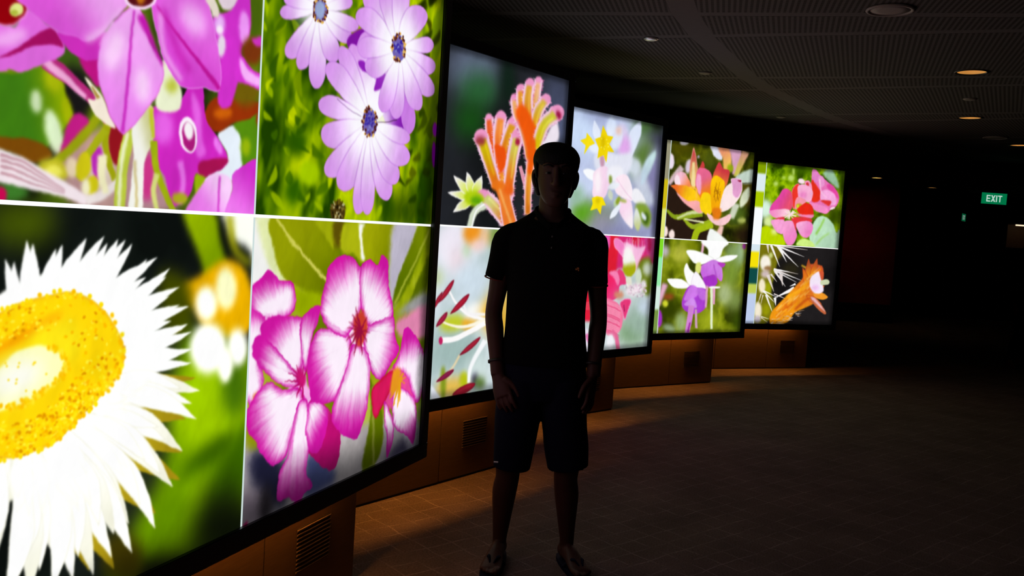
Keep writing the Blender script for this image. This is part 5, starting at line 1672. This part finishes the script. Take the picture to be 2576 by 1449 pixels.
def rings(V, F, secs, n=28, sub=3):
    """horizontal loft through (z, cx, hx, y_front, y_back)"""
    S = open_spline(np.array(secs, float), sub)
    base = len(V)
    m = len(S)
    for z, cx, hx, yf, yb in S:
        for k in range(n):
            a = 2 * math.pi * k / n
            ca, sa = math.cos(a), math.sin(a)
            mid, half = (yf + yb) / 2, (yb - yf) / 2
            V.append(Vector((cx + hx * math.copysign(abs(ca) ** 0.9, ca), mid + half * math.copysign(abs(sa) ** 0.9, sa), z)))
    for i in range(m - 1):
        for k in range(n):
            k2 = (k + 1) % n
            F.append((base + i * n + k, base + i * n + k2, base + (i + 1) * n + k2, base + (i + 1) * n + k))
    F.append(tuple(base + k for k in range(n))[::-1])
    F.append(tuple(base + (m - 1) * n + k for k in range(n)))


def ball(V, F, c, r, n=12):
    limb(V, F, [(c[0], c[1], c[2] - r[2] * q, r[0] * math.sqrt(max(1e-4, 1 - q * q)), r[1] * math.sqrt(max(1e-4, 1 - q * q))) for q in (0.98, 0.8, 0.45, 0, -0.45, -0.8, -0.98)], n, sub=2)


def fuse(name, V, F, material, voxel, parent=None, smooth=2, zcut=None):
    """join overlapping lofts into one continuous skin by voxel remeshing"""
    me = bpy.data.meshes.new(name + '_lofts')
    me.from_pydata([tuple(v) for v in V], [], F)
    bm = bmesh.new()
    bm.from_mesh(me)
    bmesh.ops.recalc_face_normals(bm, faces=bm.faces[:])
    bm.to_mesh(me)
    bm.free()
    tmp = bpy.data.objects.new(name + '_lofts', me)
    COL.objects.link(tmp)
    r = tmp.modifiers.new('remesh', 'REMESH')
    r.mode = 'VOXEL'
    r.voxel_size = voxel
    if smooth:
        s = tmp.modifiers.new('smooth', 'SMOOTH')
        s.iterations = smooth
        s.factor = 0.5
    dg = bpy.context.evaluated_depsgraph_get()
    out = bpy.data.meshes.new_from_object(tmp.evaluated_get(dg))
    bpy.data.objects.remove(tmp)
    out.name = name
    out.materials.clear()
    out.materials.append(material)
    out.polygons.foreach_set('use_smooth', [True] * len(out.polygons))
    return link(bpy.data.objects.new(name, out), parent)


def hand(V, F, wrist, knuck, tipdir, palm_n, side, curl=0.5, size=1.0):
    """palm, four fingers and thumb.  knuck: centre of the knuckles; side: unit vector towards the thumb"""
    W, K = Vector(wrist), Vector(knuck)
    ax = (K - W).normalized()
    sd = Vector(side)
    sd = (sd - ax * sd.dot(ax)).normalized()
    nn = ax.cross(sd)
    if nn.dot(Vector(palm_n)) < 0:
        nn = -nn
    Lp = (K - W).length
    limb(V, F, [(*(W - ax * 0.03), 0.026, 0.020), (*(W + ax * Lp * 0.25), 0.031, 0.018), (*(W + ax * Lp * 0.65), 0.040, 0.017), (*(K + ax * 0.004), 0.040, 0.013)], 14, sd)
    for j, (o, ln) in enumerate(((0.031, 0.074), (0.0105, 0.083), (-0.0105, 0.077), (-0.031, 0.060))):
        b = K + sd * o * size - ax * 0.008
        d1 = (ax + Vector(tipdir) * 0.35 + sd * o * 1.4).normalized()
        d2 = (d1 + nn * curl * 0.6).normalized()
        d3 = (d2 + nn * curl * 0.7).normalized()
        p1 = b + d1 * ln * 0.46
        p2 = p1 + d2 * ln * 0.32
        p3 = p2 + d3 * ln * 0.26
        limb(V, F, [(*b, 0.0095, 0.0095), (*p1, 0.0088, 0.0088), (*p2, 0.0080, 0.0078), (*p3, 0.0062, 0.006)], 10, sd, sub=4)
    tb = W + ax * Lp * 0.28 + sd * 0.024
    t1 = tb + (ax * 0.8 + sd * 0.62 + nn * 0.25).normalized() * 0.042
    t2 = t1 + (ax * 0.95 + sd * 0.18 + nn * 0.25).normalized() * 0.034
    t3 = t2 + (ax * 1.0 + nn * 0.2).normalized() * 0.024
    limb(V, F, [(*tb, 0.015, 0.014), (*t1, 0.0115, 0.011), (*t2, 0.0100, 0.0095), (*t3, 0.0075, 0.007)], 10, nn, sub=4)


def foot(V, F, ankle, toe, lift=0.03):
    A, T = Vector((*ankle[:2], 0)), Vector((*toe[:2], 0))
    d = (T - A).normalized()
    n = Vector((-d.y, d.x, 0))
    heel = A - d * 0.055
    L = (T - heel).length
    z = lift
    limb(V, F, [(*(heel + d * 0.004 + Vector((0, 0, z + 0.022))), 0.018, 0.018), (*(heel + d * 0.03 + Vector((0, 0, z + 0.034))), 0.031, 0.034),
                (*(heel + d * L * 0.36 + Vector((0, 0, z + 0.038))), 0.032, 0.036), (*(heel + d * L * 0.62 + Vector((0, 0, z + 0.024))), 0.041, 0.022),
                (*(heel + d * L * 0.80 + Vector((0, 0, z + 0.016))), 0.045, 0.015), (*(heel + d * L * 0.86 + Vector((0, 0, z + 0.013))), 0.042, 0.012)], 16, n)
    limb(V, F, [(A.x, A.y, z + 0.10, 0.03, 0.034), (A.x, A.y, z + 0.05, 0.03, 0.036), (*(A + d * 0.03 + Vector((0, 0, z + 0.03))), 0.03, 0.03)], 14, n)
    inner = 1 if n.x * (T.x - 0.15) < 0 else -1
    for j, (o, ln, r) in enumerate(((0.030, 0.050, 0.013), (0.011, 0.050, 0.0092), (-0.006, 0.045, 0.0088), (-0.021, 0.038, 0.0084), (-0.035, 0.028, 0.008))):
        b = heel + d * (L * 0.82 - j * 0.004) + n * (o * inner) + Vector((0, 0, z + r * 1.2))
        limb(V, F, [(*b, r, r), (*(b + d * ln * 0.6 + Vector((0, 0, 0.002))), r, r), (*(b + d * ln), r * 0.8, r * 0.75)], 10, n)


PX, PY = 0.15, 3.66     # where the man stands


def build_man():
    V, F = [], []
    hy = PY - 0.02
    # head
    rings(V, F, [(1.514, PX, 0.020, hy - 0.086, hy - 0.050), (1.528, PX, 0.038, hy - 0.096, hy - 0.03), (1.552, PX, 0.055, hy - 0.098, hy + 0.01),
                 (1.585, PX, 0.066, hy - 0.094, hy + 0.05), (1.62, PX, 0.0725, hy - 0.091, hy + 0.078), (1.655, PX, 0.0765, hy - 0.090, hy + 0.090),
                 (1.69, PX, 0.078, hy - 0.091, hy + 0.094), (1.72, PX, 0.074, hy - 0.083, hy + 0.090), (1.743, PX, 0.062, hy - 0.066, hy + 0.076),
                 (1.758, PX, 0.042, hy - 0.042, hy + 0.052), (1.765, PX, 0.018, hy - 0.015, hy + 0.024)], 30)
    limb(V, F, [(PX, hy - 0.088, 1.675, 0.010, 0.009), (PX, hy - 0.103, 1.640, 0.0115, 0.011), (PX, hy - 0.117, 1.612, 0.0155, 0.013), (PX, hy - 0.100, 1.599, 0.017, 0.010)], 12)
    for s in (-1, 1):
        ball(V, F, (PX + s * 0.014, hy - 0.098, 1.606), (0.009, 0.010, 0.007))                       # nostril wings
        limb(V, F, [(PX + s * 0.014, hy - 0.090, 1.676, 0.007, 0.006), (PX + s * 0.036, hy - 0.088, 1.682, 0.008, 0.007), (PX + s * 0.058, hy - 0.068, 1.676, 0.006, 0.006)], 10, (0, 0, 1))
        # ear: rim, lobe
        ex = PX + s * 0.080
        limb(V, F, [(ex, hy + 0.010, 1.592, 0.006, 0.008), (ex + s * 0.008, hy + 0.020, 1.612, 0.006, 0.014), (ex + s * 0.013, hy + 0.026, 1.636, 0.006, 0.017), (ex + s * 0.011, hy + 0.020, 1.655, 0.006, 0.014), (ex, hy + 0.006, 1.662, 0.005, 0.008)], 12)
    limb(V, F, [(PX - 0.026, hy - 0.090, 1.566, 0.003, 0.003), (PX - 0.010, hy - 0.099, 1.570, 0.0048, 0.005), (PX + 0.010, hy - 0.099, 1.570, 0.0048, 0.005), (PX + 0.026, hy - 0.090, 1.566, 0.003, 0.003)], 10, (0, 0, 1))
    limb(V, F, [(PX - 0.022, hy - 0.091, 1.560, 0.003, 0.003), (PX, hy - 0.100, 1.556, 0.0065, 0.006), (PX + 0.022, hy - 0.091, 1.560, 0.003, 0.003)], 10, (0, 0, 1))
    # neck and trunk
    limb(V, F, [(PX, hy + 0.018, 1.590, 0.056, 0.058), (PX, hy + 0.022, 1.540, 0.060, 0.060), (PX, hy + 0.028, 1.490, 0.063, 0.062), (PX, PY + 0.015, 1.440, 0.078, 0.066), (PX, PY + 0.01, 1.40, 0.10, 0.075)], 22)
    rings(V, F, [(1.475, PX, 0.075, PY - 0.045, PY + 0.075), (1.44, PX, 0.13, PY - 0.070, PY + 0.085), (1.38, PX, 0.165, PY - 0.095, PY + 0.10), (1.28, PX, 0.172, PY - 0.115, PY + 0.105),
                 (1.15, PX - 0.002, 0.158, PY - 0.112, PY + 0.09), (1.02, PX, 0.152, PY - 0.108, PY + 0.085), (0.92, PX, 0.160, PY - 0.105, PY + 0.10), (0.82, PX, 0.165, PY - 0.10, PY + 0.11), (0.74, PX, 0.155, PY - 0.085, PY + 0.10)], 30)
    # arms: his right (seen on the left), his left
    for s, el, wr, kn in ((-1, (-0.070, 3.685, 1.062), (-0.036, 3.59, 0.815), (-0.008, 3.560, 0.735)), (1, (0.371, 3.69, 1.072), (0.357, 3.60, 0.832), (0.346, 3.565, 0.752))):
        sh = (PX + s * 0.182, PY + 0.005, 1.385)
        limb(V, F, [(PX + s * 0.12, PY + 0.005, 1.385, 0.05, 0.05), (sh[0], sh[1], 1.375, 0.050, 0.054), (*(0.72 * np.array(sh) + 0.28 * np.array(el)), 0.050, 0.052), (*(0.3 * np.array(sh) + 0.7 * np.array(el)), 0.039, 0.042), (*el, 0.036, 0.039),
                    (*(0.72 * np.array(el) + 0.28 * np.array(wr)), 0.037, 0.040), (*(0.3 * np.array(el) + 0.7 * np.array(wr)), 0.031, 0.030), (*wr, 0.029, 0.022)], 18)
        if s < 0:
            hand(V, F, wr, kn, (0.35, 0.0, -0.5), (0.4, 1, 0), (0.9, -0.45, 0), 0.45)
        else:
            hand(V, F, wr, kn, (0.05, 0.0, -0.6), (-1, 0.5, 0), (-0.45, -0.9, 0), 0.5)
    # legs
    for hip, kn, cf, an, to in (((0.068, PY, 0.86), (0.031, PY - 0.012, 0.425), (0.022, PY + 0.018, 0.30), (0.014, PY + 0.035, 0.085), (-0.026, 3.45)), ((0.236, PY, 0.86), (0.277, PY - 0.008, 0.43), (0.287, PY + 0.02, 0.305), (0.303, PY + 0.04, 0.09), (0.372, 3.48))):
        limb(V, F, [(*hip, 0.088, 0.095), (*(0.6 * np.array(hip) + 0.4 * np.array(kn)), 0.076, 0.08), (*(0.2 * np.array(hip) + 0.8 * np.array(kn)), 0.060, 0.064), (*kn, 0.054, 0.056), (kn[0], kn[1] + 0.01, kn[2] - 0.055, 0.050, 0.052),
                    (*cf, 0.0515, 0.055), (*(0.5 * np.array(cf) + 0.5 * np.array(an)), 0.040, 0.042), (*an, 0.029, 0.034), (an[0], an[1] - 0.005, 0.06, 0.031, 0.038)], 20)
        foot(V, F, an, to, 0.018)
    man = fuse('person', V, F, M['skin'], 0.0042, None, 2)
    tag(man, 'man in dark polo shirt and navy knee-length shorts standing before the light boxes', 'person')
    # hair: cap following the skull with a straight fringe
    V, F = [], []
    rings(V, F, [(1.655, PX, 0.079, hy + 0.012, hy + 0.094), (1.675, PX, 0.088, hy + 0.000, hy + 0.104), (1.686, PX, 0.0935, hy - 0.060, hy + 0.108), (1.70, PX, 0.0965, hy - 0.094, hy + 0.110), (1.718, PX, 0.0955, hy - 0.100, hy + 0.108),
                 (1.738, PX - 0.001, 0.088, hy - 0.090, hy + 0.098), (1.758, PX - 0.002, 0.072, hy - 0.072, hy + 0.080), (1.773, PX - 0.003, 0.046, hy - 0.045, hy + 0.05), (1.780, PX - 0.003, 0.018, hy - 0.015, hy + 0.02)], 34)
    for s in (-1, 1):
        limb(V, F, [(PX + s * 0.078, hy - 0.018, 1.628, 0.004, 0.008), (PX + s * 0.080, hy - 0.016, 1.655, 0.007, 0.017), (PX + s * 0.083, hy - 0.005, 1.69, 0.012, 0.04)], 12)
        limb(V, F, [(PX + s * 0.060, hy + 0.060, 1.560, 0.012, 0.02), (PX + s * 0.066, hy + 0.062, 1.60, 0.02, 0.03), (PX + s * 0.070, hy + 0.05, 1.66, 0.022, 0.05)], 12)
    rings(V, F, [(1.555, PX, 0.050, hy + 0.060, hy + 0.082), (1.60, PX, 0.066, hy + 0.050, hy + 0.094), (1.67, PX, 0.078, hy + 0.04, hy + 0.104)], 22)
    rr = random.Random(3)
    for k in range(26):
        x = PX + (k - 12.5) / 12.5 * 0.074
        y = hy - 0.096 + 0.05 * ((x - PX) / 0.08) ** 2
        limb(V, F, [(x, y + 0.006, 1.716, 0.006, 0.005), (x, y - 0.001, 1.70, 0.0055, 0.005), (x + rr.uniform(-0.003, 0.003), y + 0.004, 1.682 + rr.uniform(-0.005, 0.004), 0.003, 0.003)], 8)
    fuse('hair', V, F, M['hair'], 0.0045, man, 1)
    for s in (-1, 1):
        V, F = [], []
        ball(V, F, (PX + s * 0.033, hy - 0.0835, 1.648), (0.013, 0.010, 0.0055), 14)
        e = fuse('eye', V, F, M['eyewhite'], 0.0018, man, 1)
        V, F = [], []
        ball(V, F, (PX + s * 0.033, hy - 0.0920, 1.648), (0.0055, 0.003, 0.0050), 12)
        fuse('iris', V, F, M['hair'], 0.0012, e, 1)
        V, F = [], []
        limb(V, F, [(PX + s * 0.016, hy - 0.0955, 1.674, 0.0045, 0.003), (PX + s * 0.036, hy - 0.0945, 1.681, 0.0045, 0.003), (PX + s * 0.056, hy - 0.076, 1.675, 0.002, 0.002)], 10, (0, 0, 1))
        fuse('eyebrow', V, F, M['hair'], 0.002, man, 1)
    # polo shirt: trunk and sleeves, open below
    V, F = [], []
    rings(V, F, [(1.512, PX, 0.066, PY + 0.000, PY + 0.088), (1.492, PX, 0.086, PY - 0.012, PY + 0.095), (1.470, PX, 0.116, PY - 0.032, PY + 0.102), (1.448, PX, 0.150, PY - 0.070, PY + 0.108), (1.420, PX, 0.180, PY - 0.098, PY + 0.113), (1.37, PX, 0.190, PY - 0.118, PY + 0.118), (1.28, PX, 0.180, PY - 0.130, PY + 0.122),
                 (1.18, PX - 0.003, 0.168, PY - 0.130, PY + 0.110), (1.08, PX - 0.004, 0.165, PY - 0.128, PY + 0.106), (0.98, PX, 0.170, PY - 0.128, PY + 0.115), (0.90, PX + 0.002, 0.181, PY - 0.128, PY + 0.125), (0.862, PX + 0.003, 0.188, PY - 0.126, PY + 0.128)], 36)
    for s, a, b in ((-1, (-0.040, PY + 0.005, 1.365), (-0.070, PY + 0.018, 1.208)), (1, (0.334, PY + 0.005, 1.378), (0.353, PY + 0.02, 1.205))):
        a, b = np.array(a), np.array(b)
        limb(V, F, [(PX + s * 0.10, PY + 0.008, 1.398, 0.05, 0.07), (PX + s * 0.150, PY + 0.006, 1.388, 0.056, 0.068), (*a, 0.053, 0.066), (*(0.6 * a + 0.4 * b), 0.050, 0.064), (*(0.25 * a + 0.75 * b), 0.0475, 0.060), (*b, 0.0475, 0.058)], 24)
    shirt = fuse('polo_shirt', V, F, M['shirt'], 0.006, man, 7)
    # collar, placket buttons, sleeve piping and small chest mark
    for s in (-1, 1):
        V, F = [], []
        limb(V, F, [(PX + s * 0.012, PY - 0.096, 1.425, 0.014, 0.004), (PX + s * 0.040, PY - 0.074, 1.450, 0.020, 0.004), (PX + s * 0.064, PY - 0.034, 1.480, 0.016, 0.004), (PX + s * 0.073, PY + 0.022, 1.500, 0.013, 0.004), (PX + s * 0.045, PY + 0.080, 1.512, 0.015, 0.004), (PX, PY + 0.092, 1.514, 0.015, 0.004)], 12, (0, 0, 1))
        fuse('collar', V, F, M['shirt'], 0.004, shirt, 2)
    for z, y in ((1.395, -0.1125), (1.350, -0.126)):
        b = lathe('button', [(0.0, 0.0), (0.0055, 0.0), (0.0055, 0.002), (0.0, 0.0025)], M['frame'], shirt, 14)
        b.location = (PX, PY + y, z)
        b.rotation_euler = (math.radians(90), 0, 0)
    for s, b, d in ((-1, (-0.070, PY + 0.018, 1.208), (-0.028, 0.013, -0.177)), (1, (0.352, PY + 0.02, 1.205), (0.010, 0.015, -0.183))):
        d = Vector(d).normalized()
        R = [Vector(p) for p in (ring(b, 0.0485, 0.059, d, 28) + ring(Vector(b) + d * 0.005, 0.0485, 0.059, d, 28) + ring(Vector(b) + d * 0.005, 0.043, 0.053, d, 28) + ring(b, 0.043, 0.053, d, 28))]
        fs = [(r * 28 + k, r * 28 + (k + 1) % 28, ((r + 1) % 4) * 28 + (k + 1) % 28, ((r + 1) % 4) * 28 + k) for r in range(4) for k in range(28)]
        mesh_obj('sleeve_hem', R, fs, M['trim_red'], shirt, True)
    bm = bmesh.new()
    for dx, dz, w, h in ((-0.006, 0.0, 0.010, 0.006), (0.004, 0.004, 0.008, 0.008), (0.006, -0.004, 0.005, 0.005), (-0.002, 0.006, 0.004, 0.004)):
        bm_box(bm, 0.258 + dx * 0.7 - w * 0.35, 0.258 + dx * 0.7 + w * 0.35, PY - 0.1285, PY - 0.116, 1.270 + dz - h * 0.45, 1.270 + dz + h * 0.45)
    lg = bm_obj('chest_emblem', bm, M['logo'], shirt)
    lg['label'] = 'small orange embroidered emblem'
    # shorts
    V, F = [], []
    rings(V, F, [(0.955, PX, 0.162, PY - 0.112, PY + 0.112), (0.90, PX, 0.172, PY - 0.115, PY + 0.122), (0.82, PX + 0.001, 0.186, PY - 0.115, PY + 0.128), (0.745, PX, 0.190, PY - 0.105, PY + 0.122), (0.715, PX, 0.182, PY - 0.095, PY + 0.115)], 34)
    for top, mid, hem, rx in (((0.066, PY, 0.80), (0.056, PY - 0.004, 0.60), (0.046, PY - 0.006, 0.415), 0.078), ((0.234, PY, 0.80), (0.258, PY - 0.004, 0.60), (0.283, PY - 0.002, 0.430), 0.086)):
        limb(V, F, [(*top, 0.100, 0.112), (top[0] * 0.6 + mid[0] * 0.4, PY, 0.72, 0.099, 0.110), (*mid, 0.094, 0.100), (*(0.5 * np.array(mid) + 0.5 * np.array(hem)), rx + 0.008, 0.094), (*hem, rx, 0.090)], 28)
    shorts = fuse('shorts', V, F, M['shorts'], 0.006, man, 3)
    tg = box('pocket_tag', -0.030, -0.012, PY - 0.088, PY - 0.080, 0.452, 0.456, M['white'], shorts)
    # wristband and ring on his right hand, cord on the left
    for w, d, rx, ry in (((-0.041, 3.612, 0.868), (0.032, -0.095, -0.247), 0.0345, 0.031), ((0.353, 3.617, 0.878), (-0.014, -0.09, -0.24), 0.033, 0.029)):
        d = Vector(d).normalized()
        R = ring(Vector(w) - d * 0.005, rx, ry, d, 28) + ring(Vector(w) - d * 0.005, rx + 0.005, ry + 0.005, d, 28) + ring(Vector(w) + d * 0.005, rx + 0.005, ry + 0.005, d, 28) + ring(Vector(w) + d * 0.005, rx, ry, d, 28)
        fs = [(r * 28 + k, r * 28 + (k + 1) % 28, ((r + 1) % 4) * 28 + (k + 1) % 28, ((r + 1) % 4) * 28 + k) for r in range(4) for k in range(28)]
        mesh_obj('wristband', R, fs, M['band'], man, True)
    # flip-flops: sole and toe straps
    for an, to in (((0.014, PY + 0.035), (-0.026, 3.45)), ((0.303, PY + 0.04), (0.372, 3.48))):
        A, T = Vector((*an, 0)), Vector((*to, 0))
        d = (T - A).normalized()
        n = Vector((-d.y, d.x, 0))
        heel = A - d * 0.07
        L = (T - heel).length + 0.012
        out = []
        for k in range(40):
            a = 2 * math.pi * k / 40
            u = 0.5 - 0.5 * math.cos(a)
            w = (0.036 + 0.014 * u) * abs(math.sin(a)) ** 0.55 * (1 if math.sin(a) >= 0 else -1)
            out.append(heel + d * (L * u) + n * w)
        v = [Vector((p.x, p.y, 0.001)) for p in out] + [Vector((p.x, p.y, 0.018)) for p in out]
        fs = [tuple(range(40)), tuple(range(40, 80))] + [(k, (k + 1) % 40, 40 + (k + 1) % 40, 40 + k) for k in range(40)]
        sole = mesh_obj('flip_flop', v, fs, M['rubber'], man)
        V, F = [], []
        post = heel + d * L * 0.80 + n * 0.004
        for s in (-1, 1):
            q = heel + d * L * 0.46 + n * (0.043 * s)
            limb(V, F, [(post.x, post.y, 0.026, 0.007, 0.004), (*((post + (post * 0.45 + q * 0.55)) / 2 + Vector((0, 0, 0.058))), 0.009, 0.004), (*(post * 0.45 + q * 0.55 + Vector((0, 0, 0.062))), 0.009, 0.004), (q.x, q.y, 0.014, 0.009, 0.004)], 10, d)
        fuse('toe_strap', V, F, M['rubber'], 0.003, sole, 1)
    return man


build_man()


def build_walker():
    """far visitor in dark clothes, mid-stride past the exit"""
    ox, oy = 6.72, 11.5
    V, F = [], []
    rings(V, F, [(1.43, ox, 0.022, oy - 0.08, oy - 0.03), (1.46, ox, 0.05, oy - 0.09, oy + 0.02), (1.52, ox, 0.068, oy - 0.09, oy + 0.075), (1.58, ox, 0.076, oy - 0.088, oy + 0.09), (1.63, ox, 0.066, oy - 0.07, oy + 0.08), (1.66, ox, 0.03, oy - 0.03, oy + 0.04)], 22)
    limb(V, F, [(ox, oy - 0.088, 1.57, 0.008, 0.008), (ox, oy - 0.108, 1.525, 0.014, 0.012)], 10)
    limb(V, F, [(ox, oy + 0.01, 1.50, 0.055, 0.055), (ox, oy + 0.01, 1.40, 0.06, 0.06), (ox, oy, 1.33, 0.09, 0.07)], 16)
    rings(V, F, [(1.36, ox, 0.10, oy - 0.07, oy + 0.08), (1.28, ox, 0.17, oy - 0.10, oy + 0.10), (1.1, ox, 0.16, oy - 0.11, oy + 0.09), (0.95, ox, 0.15, oy - 0.10, oy + 0.09), (0.80, ox, 0.17, oy - 0.10, oy + 0.11)], 24)
    for s, el, wr in ((-1, (-0.23, 0.06, 1.02), (-0.20, -0.10, 0.82)), (1, (0.23, -0.02, 1.02), (0.22, 0.12, 0.80))):
        limb(V, F, [(ox + s * 0.15, oy, 1.31, 0.055, 0.055), (ox + el[0] * 0.98, oy + el[1] * 0.4, 1.16, 0.046, 0.046), (ox + el[0], oy + el[1], el[2], 0.038, 0.038), (ox + wr[0], oy + wr[1], wr[2], 0.026, 0.024)], 14)
        hand(V, F, (ox + wr[0], oy + wr[1], wr[2]), (ox + wr[0], oy + wr[1] - 0.01, wr[2] - 0.08), (0, 0, -1), (-s, 0.2, 0), (0, -1, 0), 0.5)
    for hip, kn, an, to in (((-0.08, 0, 0.82), (-0.12, -0.12, 0.46), (-0.14, -0.02, 0.10), (-0.16, -0.22)), ((0.08, 0, 0.82), (0.10, 0.02, 0.45), (0.10, 0.20, 0.12), (0.11, 0.0))):
        limb(V, F, [(ox + hip[0], oy + hip[1], hip[2], 0.085, 0.09), (ox + kn[0], oy + kn[1], kn[2], 0.056, 0.06), (ox + 0.5 * (kn[0] + an[0]), oy + 0.5 * (kn[1] + an[1]) + 0.02, 0.3, 0.052, 0.055), (ox + an[0], oy + an[1], an[2], 0.033, 0.036), (ox + an[0], oy + an[1], 0.06, 0.033, 0.038)], 16)
        foot(V, F, (ox + an[0], oy + an[1]), (ox + to[0], oy + to[1]), 0.006)
    p = fuse('person', V, F, M['skin'], 0.009, None, 2)
    tag(p, 'visitor in dark jacket and trousers walking beneath the exit sign', 'person')
    V, F = [], []
    rings(V, F, [(1.50, ox, 0.074, oy + 0.03, oy + 0.095), (1.57, ox, 0.085, oy - 0.04, oy + 0.105), (1.61, ox, 0.083, oy - 0.092, oy + 0.1), (1.65, ox, 0.062, oy - 0.07, oy + 0.08), (1.675, ox, 0.02, oy - 0.03, oy + 0.03)], 22)
    fuse('hair', V, F, M['hair'], 0.008, p, 1)
    V, F = [], []
    rings(V, F, [(1.385, ox, 0.075, oy - 0.06, oy + 0.085), (1.34, ox, 0.15, oy - 0.09, oy + 0.11), (1.26, ox, 0.19, oy - 0.12, oy + 0.12), (1.1, ox, 0.178, oy - 0.13, oy + 0.11), (0.95, ox, 0.175, oy - 0.125, oy + 0.12), (0.84, ox, 0.19, oy - 0.125, oy + 0.13)], 26)
    for s, el, wr in ((-1, (-0.23, 0.06, 1.02), (-0.20, -0.10, 0.82)), (1, (0.23, -0.02, 1.02), (0.22, 0.12, 0.80))):
        limb(V, F, [(ox + s * 0.14, oy, 1.32, 0.06, 0.065), (ox + el[0] * 0.98, oy + el[1] * 0.4, 1.16, 0.056, 0.056), (ox + el[0], oy + el[1], el[2], 0.048, 0.048), (ox + wr[0], oy + wr[1], wr[2] + 0.02, 0.038, 0.036)], 16)
    fuse('jacket', V, F, M['shirt'], 0.009, p, 2)
    V, F = [], []
    rings(V, F, [(0.92, ox, 0.165, oy - 0.11, oy + 0.11), (0.82, ox, 0.18, oy - 0.11, oy + 0.12), (0.74, ox, 0.172, oy - 0.10, oy + 0.11)], 24)
    for hip, kn, an in (((-0.08, 0, 0.82), (-0.12, -0.12, 0.46), (-0.14, -0.02, 0.10)), ((0.08, 0, 0.82), (0.10, 0.02, 0.45), (0.10, 0.20, 0.12))):
        limb(V, F, [(ox + hip[0], oy + hip[1], hip[2], 0.098, 0.105), (ox + kn[0], oy + kn[1], kn[2], 0.070, 0.074), (ox + 0.5 * (kn[0] + an[0]), oy + 0.5 * (kn[1] + an[1]) + 0.02, 0.3, 0.066, 0.070), (ox + an[0], oy + an[1], an[2] + 0.01, 0.052, 0.056)], 18)
    fuse('trousers', V, F, M['shorts'], 0.009, p, 2)


build_walker()
